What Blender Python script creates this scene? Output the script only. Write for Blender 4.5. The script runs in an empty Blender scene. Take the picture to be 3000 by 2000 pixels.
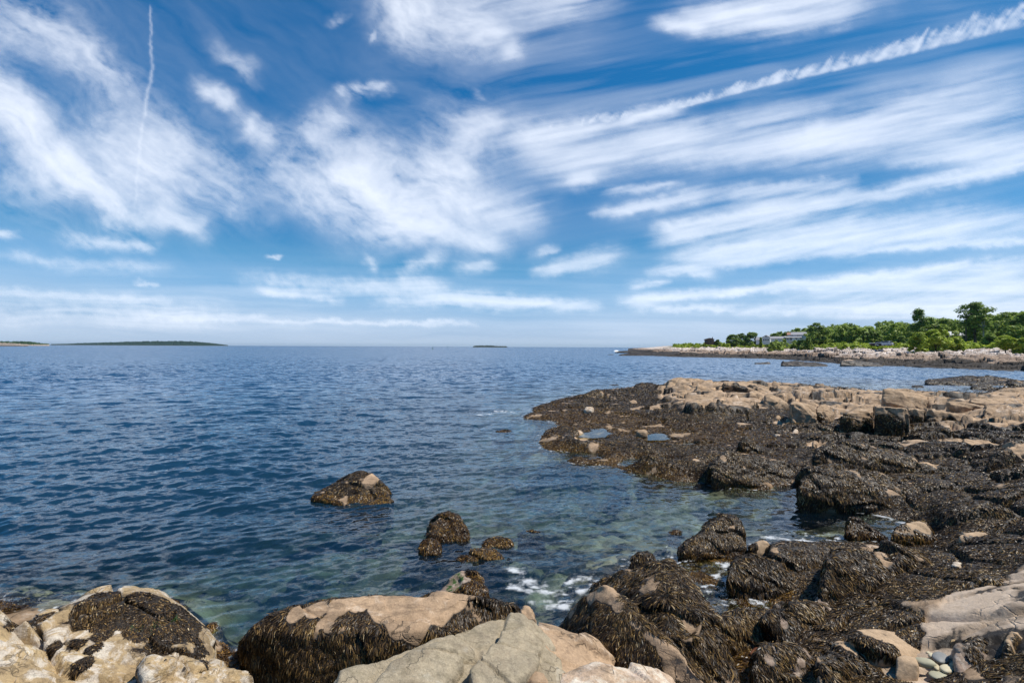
import bpy, bmesh, math, random
import numpy as np
from mathutils import Vector, Matrix
from mathutils.bvhtree import BVHTree

SC = bpy.context.scene
COL = SC.collection
R = math.radians
RNG = np.random.default_rng(11)

# ------------------------------------------------------------------ camera
EYE = 4.0
FOC = 17.0 / 36.0 * 3000.0            # focal length in photograph pixels
CAM = bpy.data.cameras.new("camera")
CAM.lens = 17.0; CAM.sensor_width = 36.0; CAM.clip_start = 0.05; CAM.clip_end = 120000.0
CO = bpy.data.objects.new("camera", CAM); COL.objects.link(CO)
PITCH = math.atan(15.3 / FOC); ROLL = math.atan(0.0045)
MR = Matrix.Rotation(math.pi/2 + PITCH, 3, 'X') @ Matrix.Rotation(ROLL, 3, 'Z')
CO.matrix_world = Matrix.Translation((0, 0, EYE)) @ MR.to_4x4()
SC.camera = CO
MRN = np.array(MR)

# ------------------------------------------------------------------ light
SUN_EL, SUN_AZ = 56.0, 92.0           # azimuth clockwise from the view direction (+Y)
sd = Vector((math.sin(R(SUN_AZ))*math.cos(R(SUN_EL)), math.cos(R(SUN_AZ))*math.cos(R(SUN_EL)), math.sin(R(SUN_EL))))
L = bpy.data.lights.new("sun", 'SUN'); L.energy = 4.9; L.angle = R(0.53); L.color = (1.0, 0.955, 0.88)
LO = bpy.data.objects.new("sun", L); COL.objects.link(LO)
LO.rotation_euler = sd.to_track_quat('Z', 'Y').to_euler(); LO.location = (40, 0, 60)
W = bpy.data.worlds.new("World"); SC.world = W; W.use_nodes = True
nt = W.node_tree; nt.nodes.clear()
sky = nt.nodes.new('ShaderNodeTexSky'); sky.sky_type = 'NISHITA'; sky.sun_disc = False
sky.sun_elevation = R(SUN_EL); sky.sun_rotation = R(SUN_AZ); sky.altitude = 0
sky.air_density = 0.7; sky.dust_density = 0.0; sky.ozone_density = 2.0
vm = nt.nodes.new('ShaderNodeVectorMath'); vm.operation = 'SCALE'; vm.inputs['Scale'].default_value = 0.1
cv = nt.nodes.new('ShaderNodeRGBCurve')      # the deep clear blue of a polarised summer sky
for ci, pts in enumerate([[(0, 0), (.10, .018), (.15, .036), (.26, .165), (.40, .30), (.55, .385), (.80, .44), (1, .46)],
                          [(0, 0), (.17, .165), (.25, .22), (.37, .36), (.43, .415), (.60, .505), (.85, .565), (1, .585)],
                          [(0, 0), (.29, .40), (.34, .44), (.49, .54), (.66, .71), (.80, .745), (1, .76)]]):
    c_ = cv.mapping.curves[ci]
    c_.points[0].location = pts[0]; c_.points[-1].location = pts[-1]
    for p_ in pts[1:-1]: c_.points.new(*p_)
cv.mapping.update()
vm2 = nt.nodes.new('ShaderNodeVectorMath'); vm2.operation = 'SCALE'; vm2.inputs['Scale'].default_value = 10.0
bg = nt.nodes.new('ShaderNodeBackground'); bg.inputs['Strength'].default_value = 0.10
wo = nt.nodes.new('ShaderNodeOutputWorld')
nt.links.new(sky.outputs[0], vm.inputs[0]); nt.links.new(vm.outputs[0], cv.inputs['Color']); nt.links.new(cv.outputs[0], vm2.inputs[0]); nt.links.new(vm2.outputs[0], bg.inputs['Color']); nt.links.new(bg.outputs[0], wo.inputs[0])
vs = SC.view_settings
SC.display_settings.display_device = 'sRGB'
vs.view_transform = 'Standard'; vs.look = 'None'; vs.exposure = 0.12; vs.gamma = 1.0; vs.use_curve_mapping = False
SC.cycles.max_bounces = 6; SC.cycles.transparent_max_bounces = 12; SC.cycles.use_denoising = True
SC.cycles.caustics_reflective = False; SC.cycles.caustics_refractive = False

# ------------------------------------------------------------------ pixels to points
def rays(px, py):
    px = np.asarray(px, float); py = np.asarray(py, float)
    v = np.stack([(px-1500.0), (1000.0-py), np.full_like(px, -FOC)], -1)
    return v @ MRN.T
def at_z(px, py, z=0.0):
    r = rays(px, py); t = (z-EYE)/r[..., 2]
    return np.stack([r[..., 0]*t, r[..., 1]*t, np.zeros_like(t)+z], -1)
def at_d(px, py, d):
    r = rays(px, py); t = d/r[..., 1]
    return np.stack([r[..., 0]*t, r[..., 1]*t, EYE+r[..., 2]*t], -1)
def to_px(P):
    q = (P-np.array([0, 0, EYE])) @ MRN
    z = np.minimum(q[:, 2], -1e-3)
    return 1500+FOC*q[:, 0]/-z, 1000-FOC*q[:, 1]/-z

# ------------------------------------------------------------------ noise
def _h(ix, iy, iz, s):
    h = (ix.astype(np.int64)*374761393 + iy.astype(np.int64)*668265263 + iz.astype(np.int64)*2147483647 + s*1274126177) & 0xFFFFFFFF
    h = ((h ^ (h >> 13))*1274126177) & 0xFFFFFFFF
    h = (h ^ (h >> 16)) & 0xFFFFFF
    return h.astype(np.float32)/8388607.5-1.0
def vnoise(x, y, z, s=0):
    fx, fy, fz = np.floor(x), np.floor(y), np.floor(z)
    tx, ty, tz = (x-fx).astype(np.float32), (y-fy).astype(np.float32), (z-fz).astype(np.float32)
    tx = tx*tx*(3-2*tx); ty = ty*ty*(3-2*ty); tz = tz*tz*(3-2*tz)
    ix, iy, iz = fx.astype(np.int64), fy.astype(np.int64), fz.astype(np.int64)
    def pl(k):
        a = _h(ix, iy, iz+k, s); b = _h(ix+1, iy, iz+k, s); c = _h(ix, iy+1, iz+k, s); d = _h(ix+1, iy+1, iz+k, s)
        a = a+(b-a)*tx; c = c+(d-c)*tx
        return a+(c-a)*ty
    a = pl(0); b = pl(1)
    return a+(b-a)*tz
def vnoise2(x, y, s=0):
    fx, fy = np.floor(x), np.floor(y)
    tx, ty = (x-fx).astype(np.float32), (y-fy).astype(np.float32)
    tx = tx*tx*(3-2*tx); ty = ty*ty*(3-2*ty)
    ix, iy = fx.astype(np.int64), fy.astype(np.int64); iz = np.zeros_like(ix)
    a = _h(ix, iy, iz, s); b = _h(ix+1, iy, iz, s); c = _h(ix, iy+1, iz, s); d = _h(ix+1, iy+1, iz, s)
    a = a+(b-a)*tx; c = c+(d-c)*tx
    return a+(c-a)*ty
def fbm2(x, y, o=5, s=0, g=0.5):
    t = 0; a = 1.0; n = 0
    for i in range(o):
        c, sn = math.cos(i*0.7), math.sin(i*0.7)
        t = t+a*vnoise2((x*c-y*sn)+i*17.3, (x*sn+y*c)-i*9.1, s+i); n += a; a *= g; x = x*2.03; y = y*2.03
    return t/n
def fbm3(P, f=1.0, o=5, s=0, g=0.5):
    x, y, z = P[:, 0]*f, P[:, 1]*f, P[:, 2]*f
    t = 0; a = 1.0; n = 0
    for i in range(o):
        t = t+a*vnoise(x+i*17.3, y-i*9.1, z+i*5.7, s+i); n += a; a *= g; x = x*2.03; y = y*2.03; z = z*2.03
    return t/n
def voro2(x, y, s=0):
    """nearest cell: (F1, F2-F1 like edge distance, two random values, offset from the cell's centre)"""
    fx, fy = np.floor(x), np.floor(y)
    F1 = np.full(x.shape, 9.0); F2 = F1.copy(); r1 = np.zeros(x.shape); r2 = r1.copy(); ox = r1.copy(); oy = r1.copy()
    z = np.zeros(x.shape, np.int64)
    for i in (-1, 0, 1):
        for j in (-1, 0, 1):
            cx = (fx+i).astype(np.int64); cy = (fy+j).astype(np.int64)
            qx = cx+0.5+0.42*_h(cx, cy, z, s); qy = cy+0.5+0.42*_h(cx, cy, z, s+7)
            d = np.sqrt((qx-x)**2+(qy-y)**2)
            m = d < F1
            F2 = np.where(m, F1, np.minimum(F2, d)); F1 = np.where(m, d, F1)
            r1 = np.where(m, _h(cx, cy, z, s+13), r1); r2 = np.where(m, _h(cx, cy, z, s+29), r2)
            ox = np.where(m, x-qx, ox); oy = np.where(m, y-qy, oy)
    return F1, F2-F1, r1, r2, ox, oy
def sst(a, b, x):
    t = np.clip((x-a)/(b-a), 0, 1); return t*t*(3-2*t)

# ------------------------------------------------------------------ mesh helpers
def mesh_np(name, V, F, mat=None, attrs=None, smooth=True):
    V = np.asarray(V, np.float32); F = np.asarray(F, np.int32); k = F.shape[1]
    me = bpy.data.meshes.new(name)
    me.vertices.add(len(V)); me.vertices.foreach_set('co', V.ravel())
    me.loops.add(F.size); me.loops.foreach_set('vertex_index', F.ravel())
    me.polygons.add(len(F)); me.polygons.foreach_set('loop_start', np.arange(0, F.size, k, dtype=np.int32))
    try: me.polygons.foreach_set('loop_total', np.full(len(F), k, np.int32))
    except Exception: pass
    me.update(calc_edges=True)
    me.polygons.foreach_set('use_smooth', np.full(len(F), smooth, bool))
    for n, a in (attrs or {}).items():
        at = me.attributes.new(n, 'FLOAT', 'POINT'); at.data.foreach_set('value', np.asarray(a, np.float32))
    if mat: me.materials.append(mat)
    return me
def link(name, me, parent=None, loc=None):
    o = bpy.data.objects.new(name, me); COL.objects.link(o)
    if parent is not None: o.parent = parent
    if loc is not None: o.location = loc
    return o
def tag(o, label=None, cat=None, group=None, kind=None):
    if label: o['label'] = label
    if cat: o['category'] = cat
    if group: o['group'] = group
    if kind: o['kind'] = kind
    return o
def grid_faces(nr, nc):
    i = np.arange(nr*nc).reshape(nr, nc)
    return np.stack([i[:-1, :-1], i[:-1, 1:], i[1:, 1:], i[1:, :-1]], -1).reshape(-1, 4)
def verts_of(me):
    V = np.empty(len(me.vertices)*3, np.float32); me.vertices.foreach_get('co', V); V = V.reshape(-1, 3)
    N = np.empty(len(me.vertices)*3, np.float32); me.vertex_normals.foreach_get('vector', N); return V, N.reshape(-1, 3)

# ------------------------------------------------------------------ material helpers
class NT:
    def __init__(s, name):
        s.m = bpy.data.materials.new(name); s.m.use_nodes = True; s.t = s.m.node_tree; s.t.nodes.clear()
    def n(s, typ, ins=None, **kw):
        nd = s.t.nodes.new(typ)
        for k, v in kw.items(): setattr(nd, k, v)
        for k, v in (ins or {}).items():
            if hasattr(v, 'is_output') or hasattr(v, 'links'): s.t.links.new(v, nd.inputs[k])
            else: nd.inputs[k].default_value = v
        return nd
    def noise(s, vec, scale, det=4, rough=0.55, dist=0.0):
        return s.n('ShaderNodeTexNoise', {'Vector': vec, 'Scale': scale, 'Detail': det, 'Roughness': rough, 'Distortion': dist}).outputs['Fac']
    def math(s, op, a, b=0.0, clamp=False):
        nd = s.n('ShaderNodeMath', {0: a, 1: b}, operation=op); nd.use_clamp = clamp; return nd.outputs[0]
    def ramp(s, fac, stops):
        nd = s.n('ShaderNodeValToRGB', {'Fac': fac}); cr = nd.color_ramp
        while len(cr.elements) < len(stops): cr.elements.new(0.5)
        for e, (p, c) in zip(cr.elements, stops):
            e.position = p; e.color = (c, c, c, 1) if isinstance(c, (int, float)) else (*c, 1)
        return nd.outputs['Color']
    def mix(s, f, a, b, mode='MIX'):
        nd = s.n('ShaderNodeMix', data_type='RGBA', blend_type=mode)
        for i, v in ((0, f), (6, a), (7, b)):
            if hasattr(v, 'links'): s.t.links.new(v, nd.inputs[i])
            else: nd.inputs[i].default_value = (*v, 1) if isinstance(v, tuple) else v
        return nd.outputs[2]
    def attr(s, n): return s.n('ShaderNodeAttribute', attribute_name=n).outputs['Fac']
    def out(s, sh, vol=None):
        o = s.n('ShaderNodeOutputMaterial'); s.t.links.new(sh, o.inputs['Surface']) if sh else None
        if vol: s.t.links.new(vol, o.inputs['Volume'])
        return s.m
# ------------------------------------------------------------------ near shore: height of rock and sea bed
SHORE = """1540 1216;1560 1195;1640 1168;1700 1158;1760 1143;1800 1140;1900 1132;1960 1130;2080 1122;2250 1126;2400 1132;2560 1148;2620 1152;2720 1156;2820 1160;2860 1167;2900 1148;2930 1138;3000 1128;3150 1120
1545 1226;1600 1232;1680 1234;1640 1238;1600 1260;1583 1292;1620 1320;1690 1346;1800 1366;1900 1390;2000 1408;2050 1409;2075 1394;2110 1402;2200 1422;2260 1431;2340 1430;2400 1465;2460 1478;2540 1500;2640 1522;2700 1545;2700 1575;2640 1600
2570 1592;2460 1585;2400 1596;2300 1590;2240 1620;2190 1638;2120 1650;2110 1690;2130 1740;2180 1768;2260 1772;2200 1782;2110 1775;2050 1720;2000 1660;1900 1650;1850 1680;1760 1715
715 1905;680 1920;640 1880;635 1830;520 1772;330 1768;200 1795;120 1830;60 1776;0 1764;-200 1740"""
CTRL = """1600 1205 .15;1700 1185 .3;1760 1170 .4;1800 1190 .35;1900 1172 .4;2000 1168 .6;2100 1150 .9;2200 1150 .9;2030 1140 .9;2300 1152 .9;2400 1165 .8;2100 1205 .7;2200 1212 .6;2000 1200 .65;2000 1232 .3;1900 1222 .2;1850 1205 .3;2000 1262 .15;2200 1270 .25;2300 1250 .35;2130 1240 .3
2500 1210 .45;2600 1185 .5;2700 1195 .6;2800 1215 .6;2900 1190 .65;2990 1175 .8;2990 1220 .9;2900 1240 .85;2800 1270 .6;2700 1280 .5;2600 1290 .3;2500 1280 .3;2560 1250 .35;2680 1258 .4;2400 1290 .3;3200 1250 1;3200 1400 1.1;3200 1600 1.2;3300 1900 1.3
2300 1330 .2;2400 1300 .3;2700 1310 .6;2900 1310 .8;2990 1335 .9;2850 1360 .7;2700 1400 .45;2800 1420 .55;2950 1420 .7;2990 1480 .75;2850 1480 .55;2750 1520 .3;2850 1560 .35;2990 1560 .6
2750 1620 .25;2900 1640 .5;2990 1650 .7;2600 1640 .25;2500 1640 .2;2350 1640 .12;2250 1680 .1
2700 1720 .5;2850 1750 .75;2990 1750 .95;2500 1750 .3;2350 1750 .1;2300 1820 .2;2400 1850 .3;2600 1850 .5;2800 1850 .65;2990 1880 .85;2250 1900 .1;2200 1980 .1;2400 1950 .3;2600 1980 .4;2800 1980 .5;2990 1990 .7;2700 1950 .42
1640 1255 .3;1610 1290 .12;1700 1300 .28;1800 1300 .3;1900 1320 .25;2000 1350 .22;2100 1350 .25;2000 1305 .12;2100 1310 .2;1900 1360 .12;1800 1335 .14;1730 1270 .14;1930 1280 .1;2200 1330 .3
1400 1230 -3;1000 1130 -8;500 1200 -8;100 1060 -9;1400 1100 -9;2000 1080 -9;2400 1092 -5;2800 1110 -3;2600 1130 -1.2;3000 1100 -3;1460 1215 -1;1500 1205 -.8
1400 1300 -2.5;1500 1350 -1.6;1700 1400 -.8;1900 1450 -1;2100 1470 -.8;2300 1500 -.6;1700 1500 -1.2;1500 1500 -1.2;1300 1450 -1.9;1000 1400 -3;700 1450 -5;300 1400 -7;300 1600 -5;100 1740 -3.5;450 1700 -3.2;740 1690 -1.5;900 1700 -.75;1100 1650 -.8;1300 1700 -.5
1080 1580 -1.5;1450 1640 -.45;1600 1600 -.7;1600 1700 -.5;1550 1750 -.6;1800 1560 -.7;2100 1560 -.6;2350 1550 -.45;2550 1545 -.2;1950 1620 -.4;2150 1700 -.15;700 1800 -.9;660 1870 -.6;560 1760 -1.4;1000 1720 -1;1480 1650 -.4;1350 1600 -.7;1500 1590 -.7;1400 1530 -1.1;1200 1530 -1.6
300 1900 0;100 1950 0;560 1950 -.6;680 1900 -.9;680 2000 -.8;1560 1790 -.6;1640 1760 -.5;1500 1760 -.6;1640 1830 -.4;900 1990 -.4;1200 1950 -.4;1500 1950 -.3;1700 1900 -.3;1900 1800 -.2;2030 1900 -.1;2080 1990 -.1;1500 2400 0;700 2400 0;0 2300 .3;2300 2300 .2;2900 2300 .7;2500 3000 .5;1500 3400 .3;400 3200 .3;3400 3000 .9;3900 1900 1.2;4200 1500 1.2;4200 1200 1;-700 2000 1;-900 1500 -4;-900 1150 -8;-900 1060 -9;3900 1060 -5;3500 1130 .4;3300 1130 .4"""
def parse(s): return np.array([[float(v) for v in p.split()] for ln in s.splitlines() for p in ln.split(';') if p.strip()])
_s = parse(SHORE); _c = parse(CTRL)
_K = np.concatenate([at_z(_s[:, 0], _s[:, 1], np.zeros(len(_s))), at_z(_c[:, 0], _c[:, 1], _c[:, 2])])
def _uv(x, y):
    r = np.sqrt(x*x+y*y)
    return np.stack([np.arctan2(x, y)*1.0, np.log(np.maximum(r, 0.3))], -1)
_U = _uv(_K[:, 0], _K[:, 1])
def _phi(d): return np.sqrt(d*d+0.02**2)
_D = np.sqrt(((_U[:, None]-_U[None])**2).sum(-1))
_n = len(_U)
_A = np.zeros((_n+3, _n+3)); _A[:_n, :_n] = _phi(_D)+np.eye(_n)*1e-4; _A[:_n, _n] = 1; _A[:_n, _n+1:] = _U; _A[_n, :_n] = 1; _A[_n+1:, :_n] = _U.T
_w = np.linalg.solve(_A, np.concatenate([_K[:, 2], np.zeros(3)]))
def base_h(x, y):
    U = _uv(x, y); out = np.empty(len(U))
    for i in range(0, len(U), 40000):
        u = U[i:i+40000]
        d = np.sqrt(((u[:, None, 0]-_U[None, :, 0])**2)+((u[:, None, 1]-_U[None, :, 1])**2))
        out[i:i+40000] = _phi(d)@_w[:_n]+_w[_n]+u@_w[_n+1:]
    return out
# strata run away from the viewer to the upper left: block axes
SA = R(-24)
def blocks(x, y, s, sx, sy):
    wx = x+0.5*sx*fbm2(x/sx/1.7, y/sx/1.7, 3, s+50); wy = y+0.5*sx*fbm2(x/sx/1.7+9, y/sx/1.7+4, 3, s+60)
    u = (wx*math.cos(SA)+wy*math.sin(SA))/sx; v = (-wx*math.sin(SA)+wy*math.cos(SA))/sy
    F1, E, r1, r2, ox, oy = voro2(u, v, s)
    return E, r1, r2, ox, oy
def px_blob(px, py, spots):
    """1 inside soft ellipses (px, py, rx, ry) that stand where the photo shows them on the ground"""
    m = np.zeros(len(px))
    for a, b, rx, ry in spots: m = np.maximum(m, 1-np.sqrt(((px-a)/rx)**2+((py-b)/ry)**2))
    return m
# areas of ground (found through the photograph, kept as world polygons' soft masks)
BARE = [(2060,1150,150,40),(2200,1155,190,45),(2130,1190,190,26),(2350,1160,130,28),(2000,1165,80,26),(2520,1185,110,45),(2650,1180,150,52),(2800,1190,180,55),(2950,1165,160,60),(2960,1215,130,50),(2870,1225,120,28),(2420,1205,80,36),
        (2790,1295,60,12),(2890,1300,80,12),(2850,1800,120,70),(2940,1780,120,70),(2760,1830,70,50),(2980,1740,60,50),(2700,1950,130,60),(2880,1880,90,60),(2760,1900,60,50),(3060,1800,150,150)]
def ground(nr, nc, r0, r1, a0, a1):
    r = np.exp(np.linspace(math.log(r0), math.log(r1), nr))[:, None]; a = np.linspace(a0, a1, nc)[None]
    x = (r*np.sin(a)).ravel(); y = (r*np.cos(a)).ravel()
    h = np.clip(base_h(x, y), -12, 1.6)
    P = np.stack([x, y, h], -1); px, py = to_px(P)
    px += 25*fbm2(x/1.5, y/1.5, 3, 5); py += 14*fbm2(x/1.2, y/1.2, 3, 6)
    bare = sst(0.0, 0.22, px_blob(px, py, BARE))*sst(-0.05, 0.25, h)
    rr = np.sqrt(x*x+y*y); sc = np.clip(rr/22, 0.3, 1.25)
    fa = sst(9, 20, rr)
    E, q1, q2, ox, oy = blocks(x, y, 3, 4.2, 1.15)
    E2, p1, p2, ox2, oy2 = blocks(x, y, 8, 1.7, 0.42)
    blk = (0.32*q1+0.36*ox*q2+0.22*oy*q1)*sst(0, 0.035, E)-0.34*(1-sst(0, 0.07, E))
    blk2 = (0.08*p1+0.11*ox2*p2)*sst(0, 0.05, E2)-0.07*(1-sst(0, 0.09, E2))
    E4, d1, d2, ox4, oy4 = blocks(x, y, 17, 1.35, 0.85)
    bould = (0.42*(0.5+0.5*d1)*(1-1.5*np.minimum(ox4**2+oy4**2, .6))+0.20*ox4*d2)*sst(0, 0.14, E4)-0.30*(1-sst(0, 0.12, E4))
    lump = fa*(0.45*fbm2(x/1.6, y/1.0, 4, 21)+0.30*np.abs(fbm2(x/0.6, y/0.5, 3, 22)))+(1-fa)*(0.75*fbm2(x/0.8, y/0.6, 4, 23)+0.5*np.abs(fbm2(x/0.3, y/0.25, 3, 24)))
    above = sst(-0.15, 0.35, h)
    amp = sc*(0.35+0.65*above)
    z = h+amp*(bare*(blk*(.5+.5*fa)+blk2*1.3)+(1-bare)*((0.26*lump+0.35*blk)*0.62+0.62*bould*sst(0.1, 0.35, h)*sst(2150, 2450, px)))
    # sea bed boulders
    Es, s1, s2, sx_, sy_ = voro2(x/0.7+0.7*fbm2(x, y, 3, 9), y/0.5+.6*fbm2(x/.8, y/.8, 3, 10), 77)[1:]
    dome = np.maximum(0, 0.30-np.hypot(sx_, sy_)**2)*(0.5+0.5*s1)
    z = z+(1-sst(-0.35, 0.0, h))*0.55*dome
    z = z+0.02*fbm2(x/0.12, y/0.12, 3, 31)*sc
    P[:, 2] = z
    # rock pools: level basins
    crev = bare*np.maximum(1-sst(0, 0.10, E), 0.8*(1-sst(0, 0.12, E2)))
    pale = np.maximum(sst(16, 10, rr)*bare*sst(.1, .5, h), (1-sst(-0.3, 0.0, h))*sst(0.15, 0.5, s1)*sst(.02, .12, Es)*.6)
    return P, bare, h, px, py, crev, pale
# ------------------------------------------------------------------ materials
def rock_mat(name, c1, c2, white=0.35, wcol=(0.62, 0.55, 0.45), stain=(0.20, 0.13, 0.07), s=1.0, crack=0.5, bump=0.6, strat=0.35):
    t = NT(name)
    co = t.n('ShaderNodeTexCoord').outputs['Object']
    mp = t.n('ShaderNodeMapping', {'Vector': co, 'Rotation': (0.25, 0.3, 0.6), 'Scale': (1, 2.2, 2.6)}).outputs[0]
    n1 = t.noise(co, 1.3*s, 5, 0.6, 0.6); n2 = t.noise(mp, 4.5*s, 6, 0.65, 0.4); n3 = t.noise(co, 38*s, 3, 0.7)
    base = t.mix(t.ramp(n1, [(0.35, 0.0), (0.65, 1.0)]), c1, c2)
    base = t.mix(t.math('MULTIPLY', t.ramp(n2, [(0.5, 0.0), (0.72, 1.0)]), 0.55), base, stain)
    wm = t.ramp(t.noise(co, 2.6*s, 8, 0.72, 0.8), [(0.60-0.3*white, 0.0), (0.66-0.25*white, 1.0)])
    base = t.mix(t.math('MULTIPLY', wm, min(1, 0.4+white)), base, wcol)
    n4 = t.noise(co, 7*s, 8, 0.75, 0.3)
    base = t.mix(0.6, base, t.ramp(n4, [(0.32, 0.28), (0.68, 0.72)]), 'OVERLAY')
    st = t.noise(t.n('ShaderNodeMapping', {'Vector': co, 'Rotation': (0.22, -0.12, 0.42), 'Scale': (0.35, 1.6, 7.0)}).outputs[0], 2.2*s, 7, 0.7, 0.2)
    base = t.mix(t.math('MULTIPLY', t.ramp(st, [(0.53, 0.0), (0.60, 1.0)]), strat), base, (0.07, 0.047, 0.03))
    base = t.mix(0.6, base, t.mix(n3, (0.25, 0.22, 0.19), (1.0, 1.0, 1.0)), 'OVERLAY')
    wv = t.n('ShaderNodeVectorMath', {0: co, 1: t.n('ShaderNodeVectorMath', {0: t.n('ShaderNodeTexNoise', {'Vector': co, 'Scale': 2.6*s, 'Detail': 6.0}).outputs['Color'], 'Scale': 0.9}, operation='SCALE').outputs[0]}, operation='ADD').outputs[0]
    vo = t.n('ShaderNodeTexVoronoi', {'Vector': wv, 'Scale': 1.15*s}, feature='DISTANCE_TO_EDGE').outputs['Distance']
    cr = t.math('MULTIPLY', t.math('MULTIPLY', t.ramp(vo, [(0.0, 1.0), (0.018, 0.0)]), t.ramp(t.noise(co, 1.7*s, 3), [(0.45, 0.0), (0.55, 1.0)])), crack)
    base = t.mix(cr, base, (0.055, 0.038, 0.022))
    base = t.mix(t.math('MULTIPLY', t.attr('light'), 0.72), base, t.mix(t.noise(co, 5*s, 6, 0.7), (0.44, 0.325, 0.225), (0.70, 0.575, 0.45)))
    wd = t.attr('weed')
    wcolr = t.mix(t.noise(co, 22*s, 3), (0.006, 0.005, 0.004), (0.045, 0.030, 0.016))
    base = t.mix(t.ramp(t.math('ADD', wd, t.math('MULTIPLY', t.math('SUBTRACT', t.noise(co, 3.5*s, 5, 0.7), 0.5), 1.5)), [(0.0, 0.0), (0.45, 0.7)]), base, (0.13, 0.088, 0.052))
    wmk = t.ramp(t.math('ADD', wd, t.math('MULTIPLY', t.math('SUBTRACT', t.noise(co, 9*s, 4, 0.7), 0.5), 0.9)), [(0.38, 0.0), (0.5, 1.0)])
    base = t.mix(wmk, base, wcolr)
    ao = t.attr('ochre'); base = t.mix(t.math('MULTIPLY', ao, 0.7), base, (0.10, 0.055, 0.014))
    gr = t.attr('green'); base = t.mix(t.math('MULTIPLY', gr, t.ramp(t.noise(co, 14, 4), [(0.42, 0.0), (0.55, 1.0)])), base, (0.03, 0.075, 0.012))
    h = t.math('ADD', t.math('ADD', t.math('MULTIPLY', n2, 0.7), t.math('MULTIPLY', n3, 0.25)), t.math('MULTIPLY', n4, 0.7))
    h = t.math('SUBTRACT', h, t.math('MULTIPLY', cr, 1.0))
    bp = t.n('ShaderNodeBump', {'Strength': bump, 'Distance': 0.035/s, 'Height': h}).outputs[0]
    ro = t.math('SUBTRACT', 0.85, t.math('MULTIPLY', wmk, 0.3))
    b = t.n('ShaderNodeBsdfPrincipled', {'Base Color': base, 'Roughness': ro, 'Normal': bp, 'Specular IOR Level': 0.35})
    return t.out(b.outputs[0])
def frond_mat(name, stops, rough=0.42):
    t = NT(name); a = t.attr('tone')
    c = t.ramp(a, stops)
    b = t.n('ShaderNodeBsdfPrincipled', {'Base Color': c, 'Roughness': rough, 'Specular IOR Level': 0.28})
    tr = t.n('ShaderNodeBsdfTranslucent', {'Color': c})
    m = t.n('ShaderNodeMixShader', {0: 0.12}); t.t.links.new(b.outputs[0], m.inputs[1]); t.t.links.new(tr.outputs[0], m.inputs[2])
    return t.out(m.outputs[0])
def plain(name, col, rough=0.7, metal=0.0, n=0.15, s=6.0):
    t = NT(name); co = t.n('ShaderNodeTexCoord').outputs['Object']
    c = t.mix(t.noise(co, s, 4), tuple(v*(1-n) for v in col), tuple(min(1, v*(1+n)) for v in col))
    return t.out(t.n('ShaderNodeBsdfPrincipled', {'Base Color': c, 'Roughness': rough, 'Metallic': metal}).outputs[0])

M_TAN = rock_mat('tan_rock', (0.40, 0.275, 0.17), (0.29, 0.20, 0.125), white=0.12, wcol=(0.52, 0.42, 0.32), crack=0.75)
M_SHORE = rock_mat('shore_rock', (0.44, 0.305, 0.19), (0.31, 0.215, 0.135), white=0.22, wcol=(0.56, 0.45, 0.35), crack=0.7, s=0.8)
M_GREY = rock_mat('grey_rock', (0.34, 0.28, 0.19), (0.27, 0.225, 0.155), white=0.05, wcol=(0.42, 0.38, 0.30), stain=(0.13, 0.11, 0.06), crack=0.3, bump=1.0, s=1.4, strat=0.15)
M_PALE = rock_mat('pale_rock', (0.40, 0.29, 0.15), (0.30, 0.215, 0.12), white=0.4, wcol=(0.55, 0.49, 0.41), stain=(0.12, 0.085, 0.045), crack=0.4, s=1.5, bump=1.0)
M_PINK = rock_mat('pink_rock', (0.50, 0.36, 0.25), (0.42, 0.31, 0.20), white=0.45, wcol=(0.62, 0.53, 0.43), stain=(0.22, 0.14, 0.08), crack=0.5, bump=1.0)
M_SMOOTH = rock_mat('smooth_tan_rock', (0.41, 0.29, 0.18), (0.35, 0.25, 0.155), white=0.02, wcol=(0.45, 0.36, 0.25), stain=(0.24, 0.17, 0.10), crack=0.0, bump=0.3, strat=0.0)
M_SPECK = rock_mat('barnacled_rock', (0.27, 0.20, 0.155), (0.20, 0.145, 0.10), white=0.35, wcol=(0.42, 0.35, 0.28), stain=(0.10, 0.07, 0.05), crack=0.1, s=2.0)
M_BLOCK = rock_mat('block_rock', (0.42, 0.29, 0.175), (0.29, 0.20, 0.125), white=0.15, wcol=(0.46, 0.36, 0.26), stain=(0.12, 0.085, 0.055), crack=0.5, s=0.9, bump=0.9)
M_HEAD = rock_mat('headland_rock', (0.40, 0.28, 0.19), (0.30, 0.21, 0.14), white=0.3, wcol=(0.60, 0.50, 0.42), crack=0.4, s=0.25, bump=0.6)
DARK = [(0.0, (0.009, 0.006, 0.004)), (0.36, (0.062, 0.038, 0.018)), (0.62, (0.165, 0.098, 0.036)), (0.84, (0.34, 0.205, 0.062)), (1.0, (0.55, 0.43, 0.25))]
OCHRE = [(0.0, (0.018, 0.009, 0.004)), (0.35, (0.075, 0.038, 0.010)), (0.7, (0.21, 0.11, 0.022)), (1.0, (0.42, 0.26, 0.07))]
M_WEED = frond_mat('dark_seaweed', DARK); M_OCHRE = frond_mat('ochre_seaweed', OCHRE, 0.35)

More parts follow.
